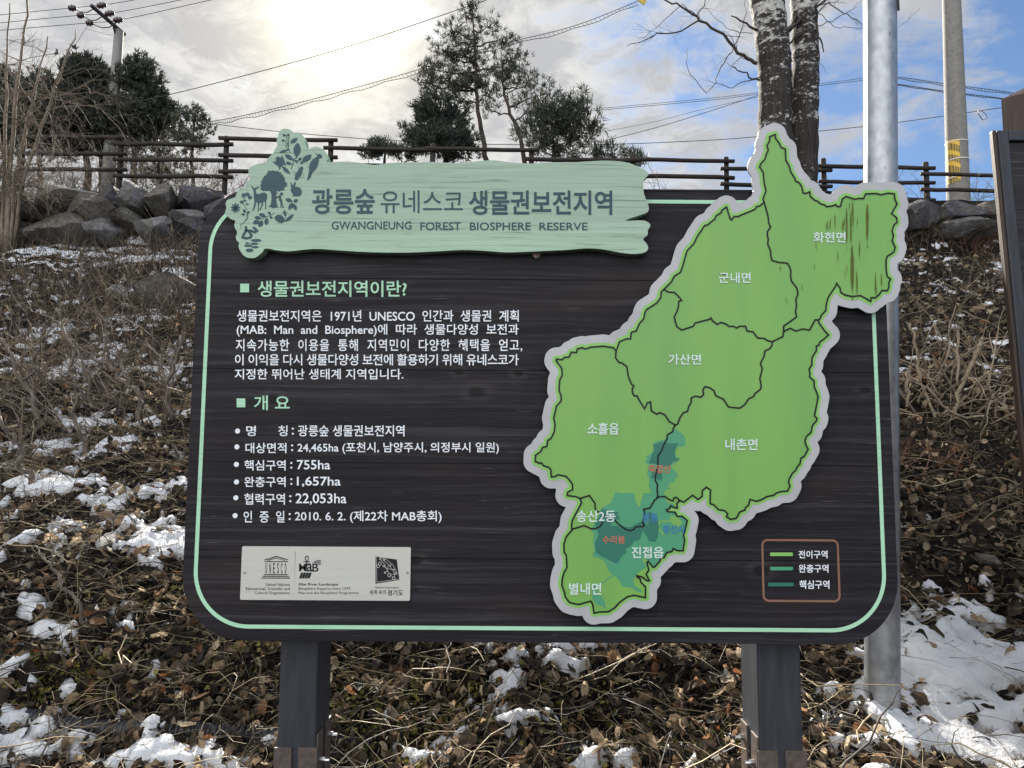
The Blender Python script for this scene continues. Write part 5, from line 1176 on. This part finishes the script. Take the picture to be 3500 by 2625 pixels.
mb.add([tuple(v) for v in p] + [(v.x, v.y + .03, v.z) for v in p], [(0, 3, 2, 1), (4, 5, 6, 7), (0, 1, 5, 4), (1, 2, 6, 5), (2, 3, 7, 6), (3, 0, 4, 7)])
tag(mb.build('cable_marker', mat('yellow_plastic_tag', (.45, .33, .05), .5, .4, fn=speck(.4, 10)), None, False, p[0]), 'small yellow tag hanging from the lashed cable at the top edge', 'tag')
mb = MB(); q = at(*Z3(1945, 705), 23.5); mb.tube([q + Vector((-.10, 0, .08)), q + Vector((-.13, 0, -.05)), q + Vector((.02, 0, -.3)), q + Vector((.2, 0, -.22)), q + Vector((.12, 0, -.05)), q + Vector((-.05, 0, .05))], .014, 4)
tag(mb.build('string_loop', M['dark'], None, True, q), 'knotted loop of string dangling from the low cable on the right', 'string')

# ------------------------------------------------------------------ poplar with two trunks
def poplar(t, b):
    co = t.coord(); x, y, z = t.sep(co)
    f = t.noise(t.mapping(co, (1, 1, 1.7)), 11, 7, .72); g_ = t.noise(t.mapping(co, (1, 1, .8)), 2.0, 4, .55); rdg = t.noise(t.mapping(co, (9, 9, .9)), 3.0, 6, .65)
    bandn = t.noise(t.mapping(co, (.7, .7, 3.2)), 1.3, 4, .6)
    hgt = t.math('MULTIPLY', t.sm(z, 1.0, 8.0), .22)
    k = t.math('ADD', t.math('ADD', t.math('MULTIPLY', f, .62), t.math('MULTIPLY', bandn, .42)), hgt)
    white = t.sm(k, .572, .63)
    dark = t.ramp(rdg, [(.3, (.012, .010, .010)), (.7, (.060, .050, .044))])
    pale = t.ramp(f, [(.4, (.34, .33, .31)), (.7, (.58, .57, .54))])
    t.l.new(t.mix(white, dark, pale), b.inputs['Base Color']); bump(t, b, t.math('ADD', rdg, t.math('MULTIPLY', white, .4)), .9, .03)
M['poplar'] = mat('mottled_poplar_bark', (.2, .2, .19), .85, .2, fn=poplar); M['twig'] = mat('dark_twig', (.045, .037, .032), .7, .2, fn=speck(.3, 30))
YA = 11.0
def T3(x, y, dy=0): return at(*Z3(x, y), YA + dy)
pop = thing('poplar_tree', (T3(800, 1300).x, YA, 4.4), 'bare twin-trunked poplar with mottled white bark behind the map', 'tree')
def trunk(sections, dy, mtl):
    mb = MB(); pts = []; rad = []
    for xl, xr, y in sections: a = T3(xl, y, dy); b = T3(xr, y, dy); pts.append((a + b) / 2); rad.append((b.x - a.x) / 2)
    P2, R2 = [], []
    for i in range(len(pts) - 1):
        for j in range(6): P2.append(pts[i].lerp(pts[i + 1], j / 6) ); R2.append((rad[i] + (rad[i + 1] - rad[i]) * j / 6) * (1 + .035 * math.sin(i * 5 + j * 2.1)))
    P2.append(pts[-1]); R2.append(rad[-1]); mb.tube(P2, R2, 20)
    return mb.build('trunk', mtl, pop, True)
trunk([(540, 905, 1900), (545, 860, 1500), (545, 800, 1150), (535, 745, 850), (545, 748, 600), (535, 740, 400), (515, 718, 180), (484, 690, -20), (440, 640, -350), (420, 560, -800)], .0, M['poplar'])
trunk([(640, 930, 1900), (700, 912, 1500), (715, 905, 1180), (722, 910, 880), (735, 912, 640), (756, 918, 400), (752, 908, 150), (740, 902, -20), (720, 860, -350), (700, 820, -800)], .22, M['poplar'])
mb = MB(); rs = random.Random(31)
def limb(ch, r, dy=-.15, nt=6, tl=.5):
    r *= .68; nt = int(nt * 1.7)
    p = [T3(x, y, dy) for x, y in ch]; w = wobble(p, .012, 3, rs); mb.tube(w, [r * (1 - .7 * i / len(w)) for i in range(len(w))], 7, cap=True)
    for _ in range(nt):
        i = rs.randint(2, len(w) - 1); e = w[min(i + 1, len(w) - 1)] - w[i - 1]; twig(mb, w[i], e.normalized() + Vector((rs.gauss(0, .7), rs.gauss(0, .5), rs.gauss(.1, .6))), rs.uniform(.3, 1) * tl, r * .22, rs, 1, .1, .6, 5, (1, 3))
limb([(530, 400), (470, 370), (380, 300), (280, 190), (180, 130), (80, 65), (0, 20), (-150, -60)], .045, nt=7)
limb([(530, 190), (460, 150), (365, 100)], .035, nt=0)
limb([(545, 505), (480, 485), (420, 450), (372, 420)], .025, nt=1)
limb([(380, 305), (340, 370), (280, 450), (268, 520), (215, 595), (100, 455), (85, 380), (90, 300)], .014, nt=4, tl=.4)
limb([(545, 485), (470, 510), (375, 555), (300, 530), (230, 510)], .013, nt=3, tl=.4)
limb([(385, 295), (430, 200), (460, 80), (455, -40)], .013, nt=2)
limb([(160, 130), (60, 195), (-100, 215), (-200, 260), (-290, 290)], .020, nt=6)
limb([(150, 100), (60, 30), (-60, 130), (-170, 230)], .012, nt=3)
limb([(150, 100), (200, 30), (240, -60)], .016, nt=3)
limb([(500, 210), (420, 205), (330, 180), (250, 90), (200, 40)], .009, nt=3)
limb([(725, 200), (800, 120), (880, 60), (960, 0), (1040, -70)], .05, .05, 4); limb([(725, 180), (770, 120), (810, 0), (830, -80)], .04, .1, 3)
limb([(728, 280), (800, 220), (870, 130), (930, 60), (990, 10)], .028, .05, 4); limb([(745, 390), (765, 360), (800, 330)], .016, .0, 1)
limb([(905, 150), (915, 240), (945, 280), (948, 330)], .03, -.02, 0)
limb([(910, 165), (1000, 130), (1090, 90), (1150, 40), (1190, 0)], .012, .1, 2); limb([(980, 20), (1080, 85), (1150, 120), (1205, 155), (1300, 190)], .014, .1, 3)
limb([(905, 70), (960, 110), (1010, 165), (1120, 175), (1205, 185), (1400, 200), (1480, 130), (1555, 50)], .009, .1, 4); limb([(915, 380), (950, 430), (980, 465)], .006, .1, 0)
mb.build('branch', M['twig'], pop, True)

# ------------------------------------------------------------------ pines
def needlemat(name, a, b_, tr_):
    def fn(t, b):
        gi = t.n.new('ShaderNodeNewGeometry'); t.l.new(t.ramp(gi.outputs['Random Per Island'], [(0, a), (1, b_)]), b.inputs['Base Color'])
    return mat(name, b_, .6, .3, fn=fn, trans=tr_)
M['needle'] = needlemat('pine_needles', (.024, .034, .024), (.075, .080, .055), .2); M['needle2'] = needlemat('dark_fir_needles', (.022, .030, .024), (.062, .072, .054), .18)
M['ptrunk'] = mat('dark_pine_bark', (.05, .04, .035), .85, .2, fn=bark((.022, .017, .015), (.085, .066, .055), (1, 1, .3), 12))
GP_ = 'pines beyond the fence'
def tufts(C, D, n, L, w):
    """needle tufts: n blades round each twig tip C pointing about D"""
    N = len(C); c = np.repeat(C, n, 0); d = np.repeat(D, n, 0) + rng.normal(0, .62, (N * n, 3)); d /= np.linalg.norm(d, axis=1)[:, None]
    s = np.cross(d, rng.normal(0, 1, (N * n, 3))); s /= np.linalg.norm(s, axis=1)[:, None] + 1e-9; l = L * rng.uniform(.6, 1.15, (N * n, 1)); c = c + rng.normal(0, L * .18, c.shape)
    a = c - s * w; b = c + s * w; e = c + d * l + s * w * .35; f = c + d * l - s * w * .35
    return np.stack([a, b, e, f], 1).reshape(-1, 3), np.arange(N * n * 4).reshape(-1, 4)
def pine(lab, f, trunk_px, blobs, Yd, r0, mk='needle', dens=1.0, n=9, L=.20, w=.010, group=None, cat='tree', limbs=True, thick=.75, name='pine_tree', clump=1.0):
    rs = random.Random(sum(map(ord, lab))); base = at(*f(*trunk_px[0]), Yd); gz = float(height(base.x, Yd))
    t = thing(name, (base.x, Yd, gz), lab, cat, group)
    pts = [at(*f(*q), Yd) for q in trunk_px]; pts = [Vector((pts[0].x, Yd, gz - .2))] + pts; w_ = wobble(pts, r0 * .18, 3, rs)
    mb = MB(); mb.tube(w_, [r0 * (1.1 - .9 * i / len(w_)) for i in range(len(w_))], 9); mb.build('trunk', M['ptrunk'], t, True)
    if group == GP_: blobs = [(a, b, c * 1.15, d * 1.12) for a, b, c, d in blobs]; dens *= .78
    elif group == 'evergreens on the left beyond the fence': blobs = [(a, b, c * 1.3, d * 1.25) for a, b, c, d in blobs]; dens *= .68
    br = MB(); C, D = [], []
    for bx, by, rx, ry in blobs:
        px, py = f(bx, by); c = at(px, py, Yd); sx = rx / 1.84333 / FPX * Yd; sz = ry / 1.84333 / FPX * Yd; c.y += rs.gauss(0, sx * .4)
        near = min(range(len(w_)), key=lambda i: (w_[i] - (c - Vector((0, 0, sx * .6)))).length); s0 = w_[near]
        if limbs:
            mid = s0.lerp(c, .5) + Vector((rs.gauss(0, .08), rs.gauss(0, .1), -.06)); br.tube(wobble([s0, mid, c], .03, 3, rs), [r0 * .34 * (1 - .1 * i) for i in range(7)], 5, cap=False)
        nc = max(4, int(dens * sx * sz * 75))
        for k in range(nc):
            v = Vector((rs.gauss(0, 1), rs.gauss(0, 1), rs.gauss(0, 1))).normalized() * rs.uniform(.25, 1) ** .5; q = c + Vector((v.x * sx, v.y * sx * thick, v.z * sz))
            if limbs and rs.random() < .75: br.tube([c.lerp(s0, rs.uniform(0, .3)), c.lerp(q, .5) + Vector((0, 0, -.05)), q], [r0 * .13, r0 * .09, r0 * .05], 3, cap=False)
            o_ = (q - c); o_ = o_.normalized() if o_.length > .01 else Vector((0, 0, 1)); m_ = rs.randint(4, 8)
            for j in range(m_): C.append(q + Vector((rs.gauss(0, .11), rs.gauss(0, .11), rs.gauss(0, .09))) * clump * L / .2); D.append((o_ * .6 + Vector((0, 0, .75)))[:])
    if limbs: br.build('limb', M['ptrunk'], t, True)
    V, Fq = tufts(np.array(C), np.array(D), n, L, w); link('crown', mesh_np('crown', V, Fq), M[mk], t)
    return t
GP = 'pines beyond the fence'
pine('tallest slender pine with an airy crown behind the title panel', Z2, [(858, 1030), (832, 860), (800, 700), (790, 560), (785, 400), (780, 250), (762, 60)],
     [(720, 90, 55, 50), (755, 55, 22, 30), (640, 200, 70, 55), (770, 190, 60, 60), (880, 160, 55, 35), (600, 330, 100, 60), (800, 330, 100, 70), (480, 415, 75, 45), (640, 470, 120, 60), (440, 540, 75, 40), (820, 480, 100, 70), (560, 580, 110, 45), (970, 240, 55, 70), (690, 620, 90, 50), (860, 590, 70, 40), (700, 260, 80, 50), (740, 410, 80, 60), (900, 400, 80, 60), (690, 540, 90, 50), (560, 480, 80, 45), (660, 380, 70, 50), (520, 540, 60, 50)], 20, .085, dens=1.15, n=10, L=.15, w=.011, clump=1.75, group=GP)
pine('leaning pine with a bare forked trunk right of the tallest one', Z2, [(1095, 1030), (1062, 860), (1005, 720), (965, 600), (950, 480), (960, 380)],
     [(1040, 350, 50, 65), (985, 470, 85, 55), (1055, 520, 80, 50), (1130, 560, 95, 42), (1235, 575, 55, 40), (930, 580, 80, 45), (1000, 410, 60, 55), (1080, 650, 60, 35), (1180, 640, 60, 30), (870, 680, 60, 35)], 19.5, .075, dens=1.15, n=10, L=.15, w=.011, clump=1.75, group=GP)
pine('low bushy pine with spiky shoots on the right of the pine group', Z2, [(1278, 1030), (1272, 880), (1262, 760), (1255, 640)],
     [(1260, 650, 95, 60), (1370, 660, 80, 50), (1450, 650, 40, 50), (1180, 740, 90, 60), (1300, 770, 130, 75), (1440, 770, 85, 60), (1145, 850, 85, 65), (1300, 890, 160, 65), (1460, 860, 85, 55), (1525, 830, 30, 55), (1380, 950, 110, 40), (1200, 930, 80, 40)], 18, .075, dens=1.25, n=11, L=.20, w=.012, clump=1.3, group=GP)
pine('dense dark juniper-like evergreen at the left of the pine group', Z2, [(600, 1030), (595, 880), (570, 720)],
     [(560, 690, 110, 70), (480, 800, 80, 70), (600, 830, 130, 100), (540, 950, 150, 60), (720, 880, 85, 55), (430, 660, 40, 35), (420, 900, 55, 70), (640, 740, 70, 60), (690, 960, 90, 50)], 18.5, .10, 'needle2', dens=3.2, n=9, L=.16, w=.016, group=GP, name='evergreen_tree', limbs=False)
pine('rounded low evergreen shrub just above the title panel', Z2, [(215, 1040), (212, 940)], [(205, 915, 100, 60), (120, 965, 55, 40), (310, 965, 85, 40), (335, 830, 32, 55), (210, 985, 120, 40)], 18, .06, 'needle2', dens=2.6, n=8, L=.14, w=.014, name='evergreen_shrub', cat='shrub', limbs=False)
pine('low spreading pine shrub left of the board top right corner', Z2, [(1640, 1060), (1645, 970)], [(1650, 955, 100, 38), (1750, 985, 55, 30), (1560, 955, 50, 35), (1650, 1000, 130, 25), (1800, 1010, 35, 25)], 17, .05, dens=1.6, n=9, L=.2, w=.01, name='pine_shrub', cat='shrub')
GL = 'evergreens on the left beyond the fence'
pine('broad dark fir with a flat dense top left of the power pole', Z1, [(545, 1190), (540, 900), (530, 450)], [(500, 420, 80, 45), (590, 410, 55, 40), (560, 500, 110, 70), (520, 620, 140, 80), (430, 720, 120, 80), (600, 740, 110, 80), (520, 840, 160, 50), (440, 560, 70, 50), (640, 620, 50, 60)], 30, .2, 'needle2', dens=2.42, n=10, L=0.211, w=0.0325, clump=1.6, group=GL, name='fir_tree')
pine('tall pine with an open top right of the power pole', Z1, [(845, 1190), (850, 800), (862, 400)], [(860, 400, 60, 40), (930, 470, 60, 50), (800, 440, 45, 40), (860, 530, 110, 50), (900, 640, 130, 70), (970, 600, 60, 50), (840, 740, 150, 65), (1000, 760, 90, 55), (870, 830, 170, 45), (1060, 660, 40, 30)], 30, .17, dens=2.01, n=9, L=0.198, w=0.0275, clump=1.6, group=GL)
pine('thin pine with wispy foliage low on the trunk behind the first fence bay', Z1, [(1010, 1190), (1000, 1000), (985, 880)], [(900, 930, 120, 40), (1010, 980, 120, 45), (880, 1040, 130, 40), (1060, 1060, 120, 45), (960, 1120, 150, 40)], 27, .1, dens=0.89, n=7, L=0.161, w=0.0187, clump=1.6, group=GL)
pine('mid-height fir between the whip shoots and the broad fir', Z1, [(250, 1190), (250, 900), (250, 480)], [(250, 490, 70, 50), (230, 570, 120, 60), (300, 640, 110, 70), (200, 720, 180, 80), (330, 770, 140, 70), (250, 850, 200, 45)], 29, .15, 'needle2', dens=2.10, n=9, L=0.198, w=0.0300, clump=1.6, group=GL, name='fir_tree')
pine('dark fir at the left picture edge behind the many-stemmed tree', Z1, [(50, 1190), (45, 900), (40, 520)], [(40, 530, 80, 60), (60, 640, 120, 80), (0, 700, 110, 80), (80, 780, 140, 70), (40, 860, 160, 50)], 31, .16, 'needle2', dens=2.10, n=9, L=0.211, w=0.0312, clump=1.6, group=GL, name='fir_tree')
pine('small slim pine at the right end of the left tree group', Z1, [(1208, 1190), (1212, 950), (1226, 720)], [(1230, 715, 55, 38), (1190, 770, 70, 40), (1255, 790, 55, 40), (1210, 850, 90, 40), (1160, 900, 70, 30), (1250, 970, 75, 28), (1190, 1060, 60, 22)], 25, .09, dens=1.45, n=8, L=0.149, w=0.0187, clump=1.6, group=GL)
pine('dark evergreen row standing behind the others on the left', Z1, [(640, 1190), (645, 900), (650, 640)], [(110, 660, 130, 70), (330, 620, 60, 70), (330, 720, 110, 80), (620, 640, 70, 60), (690, 700, 90, 80), (780, 800, 120, 70), (330, 830, 120, 50), (680, 850, 120, 40), (100, 830, 130, 50), (970, 830, 110, 40), (540, 900, 200, 35), (850, 910, 150, 30)], 33, .15, 'needle2', dens=1.1, n=10, L=.22, w=.018, clump=1.6, group=GL, name='fir_tree')
# bare undergrowth between the left trunks
t = thing('bare_undergrowth', (at(*Z1(700, 1190), 14.6).x, 14.6, 5.7), 'bare brushwood under the left evergreens seen through the fence', 'brush'); mb = MB(); rs = random.Random(61)
for k in range(330):
    x = at(*Z1(rs.uniform(60, 1400), 1190), 14.6).x; twig(mb, Vector((x, 14.6 + rs.uniform(-.6, 2), 5.65)), Vector((rs.gauss(0, .35), rs.gauss(0, .2), 1)), rs.uniform(.7, 1.9), .009, rs, 2, .1, .55, 5, (2, 4))
mb.build('stalk', M['stalk'], t, True)

# ------------------------------------------------------------------ the second sign at the right edge
def brownwood(t, b):
    co = t.coord(); x, y, z = t.sep(co); wob = t.noise(t.mapping(co, (3, 3, .8)), 1.5, 4, .6, .8)
    g_ = t.noise(t.comb(t.math('MULTIPLY', t.math('ADD', x, t.math('MULTIPLY', wob, .06)), 60), t.math('MULTIPLY', t.math('ADD', y, t.math('MULTIPLY', wob, .06)), 60), t.math('MULTIPLY', z, 3)), 1, 7, .65)
    t.l.new(t.ramp(g_, [(.3, (.018, .011, .008)), (.55, (.050, .030, .021)), (.75, (.105, .068, .048))]), b.inputs['Base Color']); bump(t, b, g_, .5, .004)
M['brownwood'] = mat('oiled_brown_timber', (.13, .075, .05), .55, .35, fn=brownwood)
YS = 1.98
def S3(x, y, Y=YS): return at(*Z3(x, y), Y)
s2_ = thing('framed_sign', (S3(2200, 800).x + .35, YS, 0.0), 'dark framed timber notice board with a brown post, cut off by the right picture edge', 'sign')
tl = S3(2045, 818); bl_ = at(3548, 1900, YS); dirv = (bl_ - tl); dirv.y = 0; zb_ = .45
def edge_x(z): return tl.x + dirv.x * (z - tl.z) / dirv.z
def member(name, xa0, xa1, zt, zb, y0, y1, mt):
    """slanted upright whose left edge follows the board's lean"""
    mb = MB(); vs = []
    for z in (zb, zt):
        e = edge_x(z)
        vs += [(e + xa0, y0, z), (e + xa1, y0, z), (e + xa1, y1, z), (e + xa0, y1, z)]
    mb.add(vs, [(0, 3, 2, 1), (4, 5, 6, 7), (0, 1, 5, 4), (1, 2, 6, 5), (2, 3, 7, 6), (3, 0, 4, 7)]); return mb.build(name, mt, s2_, bevel=.004)
fw = S3(2118, 880).x - tl.x
member('side_board', -.012, -.0006, tl.z + .001, zb_, YS + .002, YS + .022, M['brownwood'])
member('frame', 0, fw, tl.z, zb_, YS, YS + .020, M['post'])
M['panel2'] = mat('brown_slatted_panel', (.04, .03, .025), .6, .35, fn=dark_board)
tb = S3(2200, 884).z
mb = MB(); x1 = tl.x + 1.5; mb.add([(edge_x(tb) + fw + .0006, YS, tb), (x1, YS, tb), (x1, YS, tl.z), (edge_x(tl.z) + fw + .0006, YS, tl.z), (edge_x(tb) + fw + .0006, YS + .020, tb), (x1, YS + .020, tb), (x1, YS + .020, tl.z), (edge_x(tl.z) + fw + .0006, YS + .020, tl.z)], [(0, 1, 2, 3), (5, 4, 7, 6), (4, 0, 3, 7), (1, 5, 6, 2), (3, 2, 6, 7), (4, 5, 1, 0)])
mb.build('top_frame', M['post'], s2_, bevel=.003)
member('panel', fw + .001, 1.4, tb - .0006, zb_, YS + .010, YS + .019, M['panel2'])
a = S3(2066, 625, YS + .12); px0 = a.x; zt = a.z
mb = MB(); c_ = .115; an = R(58); ux, uy = math.cos(an - R(90)), math.sin(an - R(90))
base_ = Vector((px0, YS + .12, 0)); e1 = Vector((.062, -.055, 0)); e2 = Vector((.11, .075, 0))
for z0, z1 in ((-.05, zt),):
    q = [base_, base_ + e1, base_ + e1 + e2, base_ + e2]; vs = [(p.x, p.y, z0) for p in q] + [(p.x, p.y, z1) for p in q]; ap = (q[0] + q[2]) / 2; vs.append((ap.x, ap.y, z1 + .045))
    mb.add(vs, [(0, 1, 5, 4), (1, 2, 6, 5), (2, 3, 7, 6), (3, 0, 4, 7), (4, 5, 8), (5, 6, 8), (6, 7, 8), (7, 4, 8)])
mb.build('post', M['brownwood'], s2_, bevel=.003)
